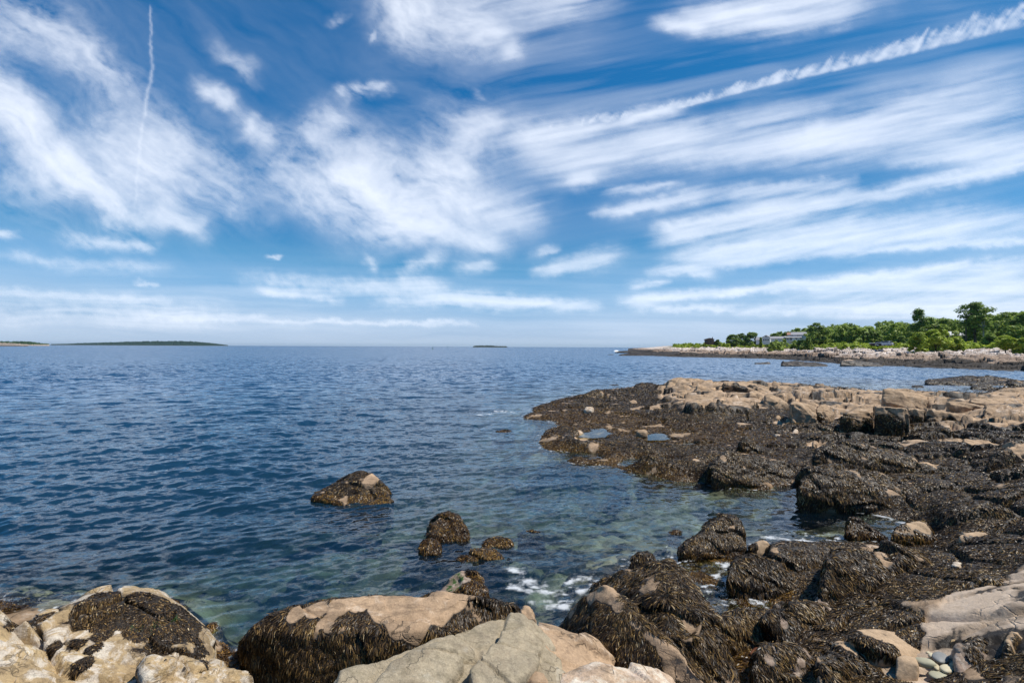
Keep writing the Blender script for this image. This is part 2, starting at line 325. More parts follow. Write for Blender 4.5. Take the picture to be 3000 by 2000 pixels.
# ------------------------------------------------------------------ fronds
def fronds(name, V, F, weed, cent, parent=None, mat=None, dens=1.0, seed=0, flow=None, mul=1.0, wscale=1.0, lift=1.0, zmin=-0.15):
    """many small flat seaweed blades rooted on the faces F of V where weed > 0"""
    rg = np.random.default_rng(seed+101)
    Vw = V+cent; c = Vw[F].mean(1); a = Vw[F[:, 0]]; b = Vw[F[:, 1]]; d_ = Vw[F[:, 2]]; e = Vw[F[:, 3]]
    nv = np.cross(d_-a, e-b); ar = np.linalg.norm(nv, axis=1)*0.5+1e-12; nn = nv/(2*ar[:, None])
    view = np.array([0, 0, EYE])-c; dist = np.linalg.norm(view, axis=1); view /= dist[:, None]
    cosv = (nn*view).sum(1)
    wf = np.clip(weed[F].mean(1), 0, 1)
    nse = 0.5+0.5*fbm3(c, 3.0, 3, seed)
    wt = ar*np.where(cosv > -0.1, 0.25+np.abs(cosv)*0.75, 0.10)/dist**2*sst(0.42, 0.62, wf+0.25*(nse-0.5))*(c[:, 2] > zmin)
    N = int(wt.sum()*484**2*3.8*dens)
    if N < 3: return None
    idx = np.searchsorted(np.cumsum(wt)/wt.sum(), rg.random(N)); idx = np.minimum(idx, len(F)-1)
    s, t = rg.random((2, N, 1))
    p = a[idx]*(1-s)*(1-t)+b[idx]*s*(1-t)+d_[idx]*s*t+e[idx]*(1-s)*t
    n = nn[idx]; n[n[:, 2] < -0.6] *= -1; d = dist[idx]
    # clumping
    cl = np.stack([fbm3(p, 5.0/np.maximum(1, 1), 2, seed+k) for k in (1, 2, 3)], -1)
    cl2 = np.stack([fbm3(p, 16.0, 1, seed+k) for k in (11, 12, 13)], -1)
    g = np.array([0, 0, -1.0])-n*(-n[:, 2:3]); gl = np.linalg.norm(g, axis=1, keepdims=True)
    fl = np.array(flow if flow is not None else (-0.5, -0.8, 0.0)); fl = fl-n*(n@fl)[:, None]
    dr = g/np.maximum(gl, 1e-3)*np.minimum(1.6*gl, 1.3)+fl*0.5+1.2*cl+0.45*cl2+rg.normal(0, 0.17, (N, 3)); dr -= n*(dr*n).sum(1, keepdims=True)*0.85
    dr /= np.linalg.norm(dr, axis=1, keepdims=True)+1e-9
    tuft = 0.5+0.5*fbm3(p, 9.0, 2, seed+8)
    ln = np.clip(np.maximum(0.075, 0.0042*d)*(0.55+0.9*rg.random(N))*(0.6+0.8*tuft), 0.03, 0.45)*min(1.15, 0.72*mul)
    wd = np.maximum(0.0058, d*0.00110)*(0.6+0.7*rg.random(N))*wscale
    sd_ = np.cross(dr, n); roll = rg.normal(0, 0.45, N)[:, None]; sd_ = sd_*np.cos(roll)+n*np.sin(roll)
    up = n*(ln*lift*(0.04+0.15*rg.random(N))*(0.4+tuft))[:, None]
    grav = np.array([0, 0, -1.0])
    steep = np.clip(1-n[:, 2], 0, 1)[:, None]
    p0 = p-n*0.01; L_ = ln[:, None]
    p1 = p+dr*L_*0.30+up*0.9; p2 = p+dr*L_*0.66+up*0.9+grav*L_*0.10*steep; p3 = p+dr*L_*0.96+up*0.35+grav*L_*0.25*steep
    bend = np.cross(dr, n)*(rg.normal(0, 0.12, N)*ln)[:, None]; p2 = p2+bend*0.5; p3 = p3+bend*1.4
    w_ = wd[:, None]*0.5
    P = np.stack([p0-sd_*w_*0.6, p0+sd_*w_*0.6, p1-sd_*w_, p1+sd_*w_, p2-sd_*w_*1.1, p2+sd_*w_*1.1, p3-sd_*w_*0.5, p3+sd_*w_*0.5], 1).reshape(-1, 3)-cent
    q = (np.arange(N)*8)[:, None, None]+np.array([[0, 1, 3, 2], [2, 3, 5, 4], [4, 5, 7, 6]])[None]
    tone = np.clip(0.32+0.33*rg.normal(0, 1, N)+0.35*cl[:, 0]+0.35*fbm3(p, 0.9, 3, seed+21), 0, 1); tone = tone*(0.72+0.28*rg.random(N))
    tone = np.repeat(tone, 8).reshape(N, 8)+np.array([-.05, -.05, 0, 0, .04, .04, .14, .14])
    me = mesh_np(name, P, q.reshape(-1, 4), mat or M_WEED, {'tone': np.clip(tone, 0, 1).ravel()}, smooth=False)
    return link(name, me, parent)

# ------------------------------------------------------------------ boulders
FR_TOTAL = [0]
def ppt(tok, d0):
    f = tok.split(); x, y = float(f[0]), float(f[1]); k = f[2] if len(f) > 2 else '0'
    if k[0] == 'z': return at_z(x, y, float(k[1:]))
    if k[0] == 'd': return at_d(x, y, float(k[1:]))
    return at_d(x, y, d0+float(k))
def rock(name, cat, label, base, pts, back=1.0, fall=0.25, deep=0.7, seed=1, mat=None, weed=1.0, bare=(), weedy=(), vr=0.0042, rough=0.05, facet=0.05,
         sm=2, ochre=0.0, green=(), group=None, dens=1.0, flow=None, fmul=1.0, wtop=None, crack=0.0, lump=0.0, fmat=None, vx=None, oblob=(), fleck=0.0):
    b0 = at_z(base[0], base[1], base[2]); d0 = b0[1]; zb = base[2]
    bm = bmesh.new(); allp = []
    for grp in pts.split('|'):
        P = [ppt(t, d0) for t in grp.split(';') if t.strip()]
        vd = np.array([P[0][0], P[0][1], 0]); vd /= np.linalg.norm(vd)
        Q = []
        cx = np.mean([p[:2] for p in P], axis=0)
        for p in P:
            Q.append(p); lo = p.copy(); lo[2] = min(zb-deep, p[2]-0.05); Q.append(lo)
            bk = p+vd*back; bk[2] = min(p[2]-fall*max(0, p[2]-zb), EYE-(EYE-p[2])*(math.hypot(*bk[:2])/math.hypot(*p[:2]))-0.004*back); Q.append(bk); l2 = bk.copy(); l2[2] = zb-deep; Q.append(l2)
        vs_ = [bm.verts.new(q) for q in Q]; allp += Q
        r_ = bmesh.ops.convex_hull(bm, input=vs_)
        bmesh.ops.delete(bm, geom=[g for g in set(r_['geom_interior']+r_['geom_unused']) if isinstance(g, bmesh.types.BMVert)], context='VERTS')
    tmp = bpy.data.meshes.new('tmp'); bm.to_mesh(tmp); bm.free()
    to = bpy.data.objects.new('tmp', tmp); COL.objects.link(to)
    vox = (vx or vr*max(d0, 2.5))
    m = to.modifiers.new('r', 'REMESH'); m.mode = 'VOXEL'; m.voxel_size = vox
    m2 = to.modifiers.new('s', 'SMOOTH'); m2.factor = 0.5; m2.iterations = sm*2
    me = bpy.data.meshes.new_from_object(to.evaluated_get(bpy.context.evaluated_depsgraph_get()))
    bpy.data.objects.remove(to); bpy.data.meshes.remove(tmp)
    V, N = verts_of(me); V = V.astype(float)
    F = np.empty(len(me.loops), np.int32); me.loops.foreach_get('vertex_index', F); F = F.reshape(-1, 4)
    bpy.data.meshes.remove(me)
    size = float(np.clip((np.ptp(V, axis=0)).mean(), 0.15, 3.0))
    q = V+0.15*size*np.stack([fbm3(V, 1.5/size, 3, seed+k) for k in (31, 32, 33)], -1)
    disp = rough*size*fbm3(V, 2.2/size, 5, seed)+0.35*rough*size*fbm3(V, 11/size, 4, seed+5)
    # flat chipped facets along bedding
    c, s_ = math.cos(SA), math.sin(SA)
    u = (q[:, 0]*c+q[:, 1]*s_)/(0.55*size); v = (-q[:, 0]*s_+q[:, 1]*c)/(0.28*size)+q[:, 2]/(0.5*size)
    F1, E, r1, r2, ox, oy = voro2(u, v, seed+3)
    disp += 1.25*facet*size*(0.5*r1+0.8*ox*r2)*sst(0, 0.06, E)-crack*(1-sst(0, 0.07, E))*0.09
    if crack:
        F1, E2, a1, a2, ox, oy = voro2(u*2.1, v*2.3, seed+9); disp += 0.5*crack*(0.06*a1*sst(0, .08, E2)-0.05*(1-sst(0, 0.1, E2)))
    if lump: lump *= 0.42; disp += lump*fbm3(V, 2.6, 3, seed+40)+0.35*lump*fbm3(V, 8, 3, seed+41)
    V = V+N*disp[:, None]
    # growth masks
    w = np.full(len(V), float(weed))
    bvh = None
    px, py = to_px(V)
    if bare or weedy or green or oblob:
        bvh = BVHTree.FromPolygons([tuple(p) for p in V], F.tolist())
    def hitp(x, y):
        r = rays(x, y); r = r/np.linalg.norm(r)
        h = bvh.ray_cast(Vector((0, 0, EYE)), Vector(r))
        return np.array(h[0]) if h[0] is not None else None
    def blob(spots):
        mk = np.zeros(len(V))
        for sp in spots:
            xs = sp[:-1]; rad = sp[-1]; n_ = max(1, len(xs)//2)
            for i in range(0, len(xs), 2):
                h = hitp(xs[i], xs[i+1])
                if h is None: continue
                rm = rad*h[1]/FOC; dd = V-h; 
                # footprints seen at a slant reach further away
                dd = dd*np.array([1, 0.62, 1.0]); mk = np.maximum(mk, 1-np.linalg.norm(dd, axis=1)/rm)
        return mk
    ns = fbm3(V, 4.5/size, 4, seed+60)
    if wtop is not None: w = w*(1-sst(-0.06, 0.06, V[:, 2]-wtop+0.12*ns))
    if bare: w = w*(1-sst(0.02, 0.25, blob(bare)+0.35*ns-0.02))
    if fleck: w = np.maximum(w, fleck*sst(.12, .26, fbm3(V, 9/size, 5, seed+90, .6))*sst(-.35, .25, fbm3(V, 1.6/size, 2, seed+91)))
    if weedy: w = np.maximum(w, sst(0.02, 0.25, blob(weedy)+0.35*ns-0.02))
    w = w*(0.25+0.75*sst(-0.42, -0.22, fbm3(V, 7/size, 4, seed+71)))
    oc = np.full(len(V), 0.0)
    gn = sst(0.0, 0.3, blob(green)) if green else np.zeros(len(V))
    cent = np.array([allp[0][0], allp[0][1], zb]); cent = np.array([V[:, 0].mean(), V[:, 1].mean(), zb])
    me = mesh_np(name, V-cent, F, mat or M_TAN, {'weed': w, 'ochre': oc, 'green': gn})
    o = link(name, me, None, cent); tag(o, label, cat, group)
    if w.max() > 0.4:
        lowm = sst(0.42, 0.16, V[:, 2]-0) if False else None
        wo_ = np.zeros(len(V))
        if ochre: wo_ = 1-sst(ochre-0.06, ochre+0.06, V[:, 2]+0.1*ns)
        if oblob: wo_ = np.maximum(wo_, sst(0, 0.2, blob(oblob)))
        if wo_.max() > 0:
            f1 = fronds('ochre_seaweed', V-cent, F, w*wo_, cent, o, M_OCHRE, dens, seed+2, flow, fmul)
        f0 = fronds('seaweed', V-cent, F, w*(1-wo_), cent, o, fmat or M_WEED, dens, seed, flow, fmul)
    return o
# ------------------------------------------------------------------ near shore ground and sea bed
POOLS = [(1738, 1269, 46, 12, 0.13), (1930, 1280, 34, 8, 0.10), (2050, 1298, 45, 5, 0.06), (2000, 1163, 16, 9, 0.12)]
NR, NC = 760, 900
A0, A1 = R(-52), R(54)
P, bareg, hg, pxg, pyg, crev, paleg = ground(NR, NC, 1.5, 78.0, A0, A1)
for a, b, rx, ry, zp in POOLS:
    m = sst(1.5, 0.95, np.sqrt(((pxg-a)/rx)**2+((pyg-b)/ry)**2)); P[:, 2] = P[:, 2]*(1-m)+m*np.minimum(P[:, 2], zp-0.09)
Fg = grid_faces(NR, NC)
nsg = fbm2(P[:, 0]/0.8, P[:, 1]/0.8, 4, 91)
wg = (1-bareg)*sst(-0.55, -0.25, nsg)*np.clip(sst(-1.5, 0.1, P[:, 2]+0.5*nsg)+0.25, 0, 1)
wg = np.where(P[:, 2] < -0.05, (1-.8*paleg)*(0.25+0.5*np.clip(wg*sst(-0.3, 0.5, nsg+0.9*sst(-0.6, -0.05, P[:, 2])), 0, 1)), wg)
ocg = sst(0.26, 0.05, hg)*sst(-0.2, 0, hg)*(pxg < 2300)*0.6
# sea-bed and shore material: pale stones with weed
t = NT('shore_and_sea_bed'); 
M_GROUND = M_SHORE
me = mesh_np('rocky_shore', P, Fg, M_GROUND, {'weed': wg, 'ochre': ocg, 'green': np.zeros(len(P)), 'light': paleg})
og = link('rocky_shore_ground', me); tag(og, kind='structure')
wmat = np.maximum(wg, 0.75*crev*sst(-.3, .2, nsg)+0.62*bareg*sst(.0, .35, fbm2(P[:, 0]/1.1+7, P[:, 1]/.5, 5, 93)))
og.data.attributes['weed'].data.foreach_set('value', wmat.astype(np.float32))
keep = (P[Fg][:, :, 2].mean(1) > -0.12) & (wg[Fg].mean(1) > 0.2)
sub = Fg[keep]
wgo = wg*sst(0.42, 0.16, hg+0.16*nsg)*(pxg < 2320)
z3 = np.zeros(3)
wg = np.maximum(wg, crev*1.0*sst(-.35, .1, nsg))
wg = np.maximum(wg, .85*bareg*sst(.22, .42, fbm2(P[:, 0]/.9+3, P[:, 1]/.6, 4, 95)))
o = fronds('seaweed_carpet', P, sub, wg-wgo, z3, None, M_WEED, 1.15, 5, (-0.5, -0.8, 0)); tag(o, kind='stuff')
o = fronds('ochre_seaweed_carpet', P, sub, wgo, z3, None, M_OCHRE, 1.2, 6, (-0.5, -0.8, 0)); tag(o, kind='stuff')
# pools
t = NT('pool_water'); nz = t.noise(t.n('ShaderNodeTexCoord').outputs['Object'], 9, 3); bp = t.n('ShaderNodeBump', {'Strength': 0.12, 'Distance': 0.01, 'Height': nz}).outputs[0]
g = t.n('ShaderNodeBsdfGlossy', {'Color': (1, 1, 1, 1), 'Roughness': 0.12, 'Normal': bp}); tr = t.n('ShaderNodeBsdfTransparent', {'Color': (0.75, 0.8, 0.72, 1)})
fr = t.n('ShaderNodeFresnel', {'IOR': 1.36, 'Normal': bp}); mx = t.n('ShaderNodeMixShader', {0: fr.outputs[0]}); t.t.links.new(tr.outputs[0], mx.inputs[1]); t.t.links.new(g.outputs[0], mx.inputs[2]); M_POOL = t.out(mx.outputs[0])
for i, (a, b, rx, ry, zp) in enumerate(POOLS):
    k = np.arange(40)/40*2*math.pi; wob = 1+0.15*np.sin(3*k+i)+0.1*np.sin(5*k+2*i)
    ring = at_z(a+1.25*rx*wob*np.cos(k), b+1.25*ry*wob*np.sin(k), zp-0.01)
    c = ring.mean(0); V = np.concatenate([[c], ring])-c
    Ft = np.array([[0, 1+(j+1) % 40, 1+j] for j in range(40)])
    o = link('rock_pool_water', mesh_np('rock_pool_water', V, Ft, M_POOL), None, c); tag(o, kind='structure')

# ------------------------------------------------------------------ open sea
rg = np.random.default_rng(4)
NRW, NCW = 1150, 1000
r = np.exp(np.concatenate([np.linspace(math.log(2.6), math.log(400), NRW-60), np.linspace(math.log(410), math.log(12000), 60)]))[:, None]
a = np.linspace(A0-R(4), A1+R(3), NCW)[None]
x = (r*np.sin(a)).ravel(); y = (r*np.cos(a)).ravel(); rr = np.repeat(r[:, 0], NCW)
dr = np.repeat(np.gradient(r[:, 0]), NCW)
dep = np.full(len(x), 10.0); nearm = rr < 80
dep[nearm] = -base_h(x[nearm], y[nearm])
calm = 0.25+0.75*sst(0.1, 2.5, dep)
z = np.zeros(len(x)); 
mainA = R(-68)  # direction the swell runs towards the viewer, a little to the right
for i in range(150):
    lam = 0.14*(28.0)**(rg.random()**1.4); k = 2*math.pi/lam
    th = mainA+rg.normal(0, 0.42+0.25*(lam < 0.8)); A = 0.0080*lam**0.56*(0.5+rg.random())*0.55
    ph = rg.random()*6.28
    f = sst(2.2, 4.5, lam/np.maximum(dr, 1e-4))*(0.15+0.85*sst(0.0, 1.0, lam/np.maximum(rr*0.0022, 1e-4)/3))
    ar = k*(x*math.cos(th)+y*math.sin(th))+ph
    ar = ar+1.1*np.sin(0.31*k*(x*math.sin(th)-y*math.cos(th))*0.35+ph*3)   # short crested
    s_ = np.sin(ar)
    z += A*f*(s_+0.22*np.cos(2*ar))
z *= calm*(0.9+0.55*fbm2(x/14+2, y/30, 4, 61)*sst(6, 20, rr))
z += 0.010*fbm2(x/1.4, y/0.7, 3, 3)*calm
# underwater depth and foam
shal = 1-np.exp(-np.maximum(dep, 0)*0.9)
pxw, pyw = to_px(np.stack([x, y, z], -1))
fn = fbm2(x/0.35, y/0.16, 5, 44, 0.6); fn2 = fbm2(x/0.12+4, y/0.07, 4, 45, 0.6)
def strk(x0, y0, x1, y1, w):
    dx, dy = x1-x0, y1-y0; tt = np.clip(((pxw-x0)*dx+(pyw-y0)*dy)/(dx*dx+dy*dy), 0, 1)
    return np.clip(1-np.hypot(pxw-x0-tt*dx, pyw-y0-tt*dy)/w, 0, 1)
foam = np.zeros(len(x))
for s in [(1500,1660,1560,1715,26),(1560,1715,1650,1750,34),(1495,1718,1560,1730,14),(1560,1745,1650,1775,24),(1650,1750,1625,1775,20),(1660,1705,1720,1690,18),(1700,1730,1760,1705,16),(2080,1690,2130,1670,16),(2110,1670,2140,1650,14),(2200,1770,2300,1745,22),(2150,1745,2250,1760,18),
          (1450,1204,1505,1208,6),(1400,1215,1440,1213,4),(1850,1145,1890,1140,9),(2205,1625,2240,1628,12),(2640,1600,2700,1605,10),(2560,1505,2650,1530,10),(2230,1570,2420,1590,8)]:
    foam = np.maximum(foam, strk(*s))
foam = foam*np.where(rr > 18, .72, 1.0)
edge = sst(0.30, 0.0, np.abs(dep))*0.35*(rr < 40)
fl_ = 1-np.abs(fbm2(x/0.42+.4*fn, y/0.26+.4*fn, 4, 46, .6))*3.2
foamA = 0.62*sst(0.55, 1.35, foam*0.75+0.55*fl_*(foam > 0)+0.6*fn*(foam > 0)+0.5*fn2*(foam > 0))*(foam > 0)
foamA = np.maximum(foamA, 0.6*sst(0.62, 1.0, edge*1.2+0.9*fn2+0.35*fn)*(edge > 0.02))
# white water at the headland's tip
def fp(cx, cy, rx, ry): return sst(1.0, 0.4, np.hypot((pxw-cx)/rx, (pyw-cy)/ry)+0.4*fn)
foamA = np.maximum(foamA, fp(1806, 1028, 9, 3)); foamA = np.maximum(foamA, fp(1828, 1030, 9, 2)); foamA = np.maximum(foamA, fp(1895, 1034, 14, 2)); foamA = np.maximum(foamA, fp(1852, 1142, 18, 5))
P = np.stack([x, y, z], -1)
t = NT('sea_water'); 
geo = t.n('ShaderNodeNewGeometry'); pos = geo.outputs['Position']
mp = t.n('ShaderNodeMapping', {'Vector': pos, 'Rotation': (0, 0, R(-18)), 'Scale': (0.55, 1.0, 1.0)}).outputs[0]
def tilt(vec, sc, det):
    c = t.n('ShaderNodeTexNoise', {'Vector': vec, 'Scale': sc, 'Detail': det, 'Roughness': 0.6}).outputs['Color']
    return t.n('ShaderNodeVectorMath', {0: c, 1: (0.5, 0.5, 0.5)}, operation='SUBTRACT').outputs[0]
far = t.attr('far')
v1 = t.n('ShaderNodeVectorMath', {0: tilt(mp, 6.0, 4), 'Scale': 0.75}, operation='SCALE').outputs[0]
v2 = t.n('ShaderNodeVectorMath', {0: tilt(mp, 1.3, 5), 'Scale': t.math('MULTIPLY', far, 2.3)}, operation='SCALE').outputs[0]
v3 = t.n('ShaderNodeVectorMath', {0: t.n('ShaderNodeVectorMath', {0: v1, 1: v2}, operation='ADD').outputs[0], 1: (1, 1, 0)}, operation='MULTIPLY').outputs[0]
nrm = t.n('ShaderNodeVectorMath', {0: t.n('ShaderNodeVectorMath', {0: geo.outputs['Normal'], 1: v3}, operation='ADD').outputs[0]}, operation='NORMALIZE').outputs[0]
fres = t.n('ShaderNodeFresnel', {'IOR': 1.48, 'Normal': nrm}).outputs[0]
gl = t.n('ShaderNodeBsdfGlossy', {'Color': (0.95, 0.97, 1, 1), 'Roughness': t.math('ADD', 0.05, t.math('MULTIPLY', far, 0.20)), 'Normal': nrm})
sh = t.attr('deep')
tint = t.mix(sh, (0.80, 0.93, 0.88), (0.14, 0.42, 0.42))
tr = t.n('ShaderNodeBsdfTransparent', {'Color': tint})
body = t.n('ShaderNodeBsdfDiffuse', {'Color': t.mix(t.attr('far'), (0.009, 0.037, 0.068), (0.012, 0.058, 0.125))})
m1 = t.n('ShaderNodeMixShader', {0: t.math('POWER', sh, 1.9)}); t.t.links.new(tr.outputs[0], m1.inputs[1]); t.t.links.new(body.outputs[0], m1.inputs[2])
m2 = t.n('ShaderNodeMixShader', {0: fres}); t.t.links.new(m1.outputs[0], m2.inputs[1]); t.t.links.new(gl.outputs[0], m2.inputs[2])
fo = t.n('ShaderNodeBsdfDiffuse', {'Color': (0.85, 0.87, 0.88, 1)})
m3 = t.n('ShaderNodeMixShader', {0: t.attr('foam')}); t.t.links.new(m2.outputs[0], m3.inputs[1]); t.t.links.new(fo.outputs[0], m3.inputs[2])
M_SEA = t.out(m3.outputs[0])
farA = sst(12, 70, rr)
Fw = grid_faces(NRW, NCW)
# leave out what is far inside the land
dry = (dep < -0.35) & nearm
Fw = Fw[~dry[Fw].all(1)]
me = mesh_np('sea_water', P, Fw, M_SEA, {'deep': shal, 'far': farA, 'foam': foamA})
o = link('sea_water', me); tag(o, kind='structure')
# deep floor under the open sea
me = mesh_np('sea_floor', [(-13500, -60, -12), (13500, -60, -12), (13500, 12500, -12), (-13500, 12500, -12)], [[0, 1, 2, 3]], plain('sea_floor', (0.03, 0.05, 0.05)))
o = link('sea_floor_ground', me); tag(o, kind='structure')

# ------------------------------------------------------------------ cirrus and contrails, a thin high layer
cx = np.linspace(-1500, 4500, 1300); cy = np.linspace(-1900, 1014, 900)
X, Y = np.meshgrid(cx, cy); X = X.ravel(); Y = Y.ravel()
H1 = 9000.0
wk = 1-0.9*sst(1250, 1700, X)*sst(-200, 150, Y); wk = wk*(1-0.6*sst(600, 800, Y))
wx = X+70*wk*fbm2(X/260, Y/200, 5, 200); wy = Y+50*wk*fbm2(X/260+5, Y/200+3, 5, 210)
def rot(x, y, d, sx, sy, s, o=7, g=0.62):
    c, s_ = math.cos(R(d)), math.sin(R(d)); return fbm2((x*c+y*s_)/sx, (-x*s_+y*c)/sy, o, s, g)
nL = rot(wx, wy, 38, 330, 62, 300, 7, .58); nM = rot(wx, wy, 14, 190, 80, 320, 7, .6); nR = rot(wx, wy, -11, 700, 40, 340, 6, .52); nH = rot(wx, wy, 1, 500, 20, 360, 6, .52)
bl = sst(1100, 600, X+0.35*(Y-400)); br = sst(1250, 1650, X); bm_ = np.clip(1-bl-br, 0, 1)
nz = nL*bl+nM*bm_+nR*br; lowb = sst(680, 860, Y); nz = nz*(1-lowb)+nH*lowb
fine = rot(wx, wy, 30, 40, 24, 380)*(bl+bm_)+rot(wx, wy, -12, 150, 15, 390, 6, .55)*br
wx2 = wx+13*fbm2(X/34, Y/26, 4, 220, .6); wy2 = wy+11*fbm2(X/34+5, Y/26, 4, 221, .6)
def S(x0, y0, x1, y1, w0, w1, k):
    dx, dy = x1-x0, y1-y0; L2 = dx*dx+dy*dy; r_ = math.sqrt(L2)
    tt = ((wx2-x0)*dx+(wy2-y0)*dy)/L2; tc = np.clip(tt, 0, 1); w = w0+(w1-w0)*tc
    d = np.hypot(wx2-x0-tc*dx, wy2-y0-tc*dy)/w
    e = min(.35, 1.2*max(w0, w1)/r_+.1)
    return k*np.exp(-(d**2)*1.05)*(0.25+0.75*sst(-.25*e, e, tt)*sst(1+.25*e, 1-e, tt))
env = np.zeros(len(X))
STR = """-120 150 130 440 80 60 1.3;130 440 400 640 50 30 1.25;-300 60 0 330 120 100 .7;40 30 330 230 70 60 .5;60 60 430 290 40 60 .35;-200 -80 150 110 80 60 .4
250 360 600 480 95 110 .62;400 440 760 600 90 70 .6;150 420 520 600 60 60 .5;480 560 600 700 50 30 .6;180 690 480 730 26 14 .75;-40 680 60 695 20 12 .6;300 640 560 660 40 30 .45;0 450 250 560 120 100 .42
570 250 690 320 22 26 .7;700 350 800 420 30 40 .75;640 150 760 260 26 20 .35;1040 270 1150 240 20 14 .75;1000 290 1040 260 26 20 .5;960 70 1000 65 14 14 .6;1100 110 1120 115 16 16 .5;1400 250 1430 290 10 8 .3
860 420 1000 350 60 45 .7;930 460 1130 600 100 95 .95;1000 560 1400 600 110 90 .9;1200 520 1420 480 90 90 .8;1280 400 1480 360 70 50 .8;850 520 1000 620 70 60 .65;1350 580 1540 640 60 50 .75;1330 680 1480 720 40 30 .8;1100 640 1380 700 50 30 .6;780 480 900 560 60 60 .5
1180 790 1300 760 14 22 .7;1080 750 1100 800 16 14 .5;1340 790 1450 780 20 14 .55;1150 810 1290 830 20 16 .5;1560 800 1820 745 14 30 .8;1560 745 1640 725 16 10 .55;1480 640 1600 590 60 60 .4
1150 -30 1320 60 70 90 .8;1320 20 1480 120 80 55 .95;1400 -40 1760 0 90 60 .8;1080 -20 1250 110 60 60 .5;1480 120 1520 160 40 20 .6
1920 70 2080 75 18 30 .8;2050 60 2300 40 40 60 1.0;2200 -20 2560 -30 70 70 .9;2250 80 2500 40 30 30 .55;1980 40 2150 10 40 40 .5
1480 410 1800 360 40 26 1.0;1800 360 2000 310 26 20 1.0
1500 430 1750 480 60 55 .65;1660 470 2100 390 60 50 .75;1660 530 1760 520 28 20 .8;1780 560 2000 540 14 10 .5;1900 430 2400 350 50 80 .4
1950 470 2900 330 30 90 .5;2200 450 3050 300 50 110 .45;2650 440 3100 420 40 50 .35;2350 380 2420 360 24 16 .5;2600 480 3100 430 18 20 .4
1750 625 2100 570 14 26 .75;2100 570 2500 530 26 16 .7;1930 655 2050 690 18 22 .9;1960 680 2500 590 34 22 1.0;2500 590 3050 460 22 26 .85;2150 610 2560 560 34 18 .7;1920 700 2300 640 26 30 .6
1960 770 2600 640 30 40 .6;2000 750 2900 640 22 50 .65;2400 700 3100 640 40 50 .5;1900 800 2500 730 14 14 .55;2450 740 3050 700 10 12 .6;2000 780 2100 810 20 14 .4
1840 835 1960 825 14 8 .6;1820 880 2200 850 16 14 .7;2100 860 3050 760 12 20 .75;2300 850 3050 820 30 40 .6;1850 900 2150 905 12 10 .6;2150 910 2900 880 16 30 .55;2400 900 3100 910 30 50 .6
700 820 1300 850 20 24 .5;750 850 1000 880 12 12 .5;1250 865 1750 900 22 16 .75;1100 880 1500 900 18 12 .5;400 920 900 935 10 10 .45;-100 850 500 885 16 12 .35;900 930 1400 955 8 6 .4;-100 910 700 925 30 40 .35;0 760 500 790 16 20 .3;400 830 480 842 6 5 .5;770 760 815 760 5 4 .6"""
for ln in STR.splitlines():
    for s in ln.split(';'):
        v = [float(q) for q in s.split()]
        env = env+S(*v)*(1-0.55*np.clip(env, 0, 1))
env = np.clip(env*1.18, 0, 1.3)
band = sst(0.40, 0.05, np.abs(Y-300)/1600)*0
veil = 0.07+0.17*sst(-0.1, 0.5, fbm2(wx/700, wy/300, 4, 410))+0.10*sst(700, 1000, Y)
dens = env*np.clip(0.64+nz*(.80-.35*br)+0.55*fine*np.clip(1.5-env, .6, 1.2), 0.0, 1.6)+veil*np.clip(0.4+0.9*nz, 0, 1)
# outside the photograph the layer carries on as scattered cirrus
outm = np.maximum(sst(3000, 3300, X), np.maximum(sst(0, -300, X), sst(0, -250, Y)))
dens = dens*(1-outm)+outm*np.clip(sst(-0.05, 0.5, fbm2(wx/600, wy/260, 5, 420))*0.25*(0.5+nz), 0, 1)
# serrated contrail on the right
tt = (X-1480)/(3050-1480); yc = 405-tt*0-((X-1480)*0.18+((X-1480)/1570)**2*75)
yc = np.interp(X, [1480, 1700, 2000, 2250, 2600, 3000, 3100], [405, 372, 312, 245, 165, 62, 30])
wid = np.interp(X, [1450, 1500, 2000, 2500, 3000], [1, 24, 17, 26, 46])
saw = fbm2((X+0.75*(Y-yc))/15+1.5*fbm2(X/90, Y/90, 2, 433), (Y-yc)/70, 3, 430); saw2 = fbm2((X+0.8*(Y-yc))/8, Y/30, 3, 431)
d = (yc-Y)/wid                                   # above the line is positive
up = 0.85+0.5*saw+0.15*saw2+.4*fbm2(X/30, Y/22, 4, 436)
tr_ = sst(-0.55, -0.05, d)*sst(up+0.75, up-0.55, d)*(0.62+0.34*saw+0.15*saw2+0.45*fbm2(X/24, Y/16, 4, 437))*sst(1440, 1560, X)*np.interp(X, [1500, 2000, 3000], [1, .95, .72])
dens = np.maximum(dens, 0.92*tr_)
# thin upright contrail on the left
xc = np.interp(Y, [0, 100, 200, 290, 400, 560, 600, 700, 770, 840], [440, 441, 446, 430, 412, 400, 396, 404, 400, 405])+5*fbm2(Y/14, X*0, 3, 440)
tl = np.exp(-((X-xc)/np.interp(Y, [0, 250, 700], [2.5, 5, 4.0]))**2)*sst(10, 30, Y)*sst(860, 600, Y)*np.clip(0.8+0.8*fbm2(Y/22, X/30, 3, 441), .1, 1)
dens = dens+0.24*tl*sst(760, 420, Y)+.05*tl
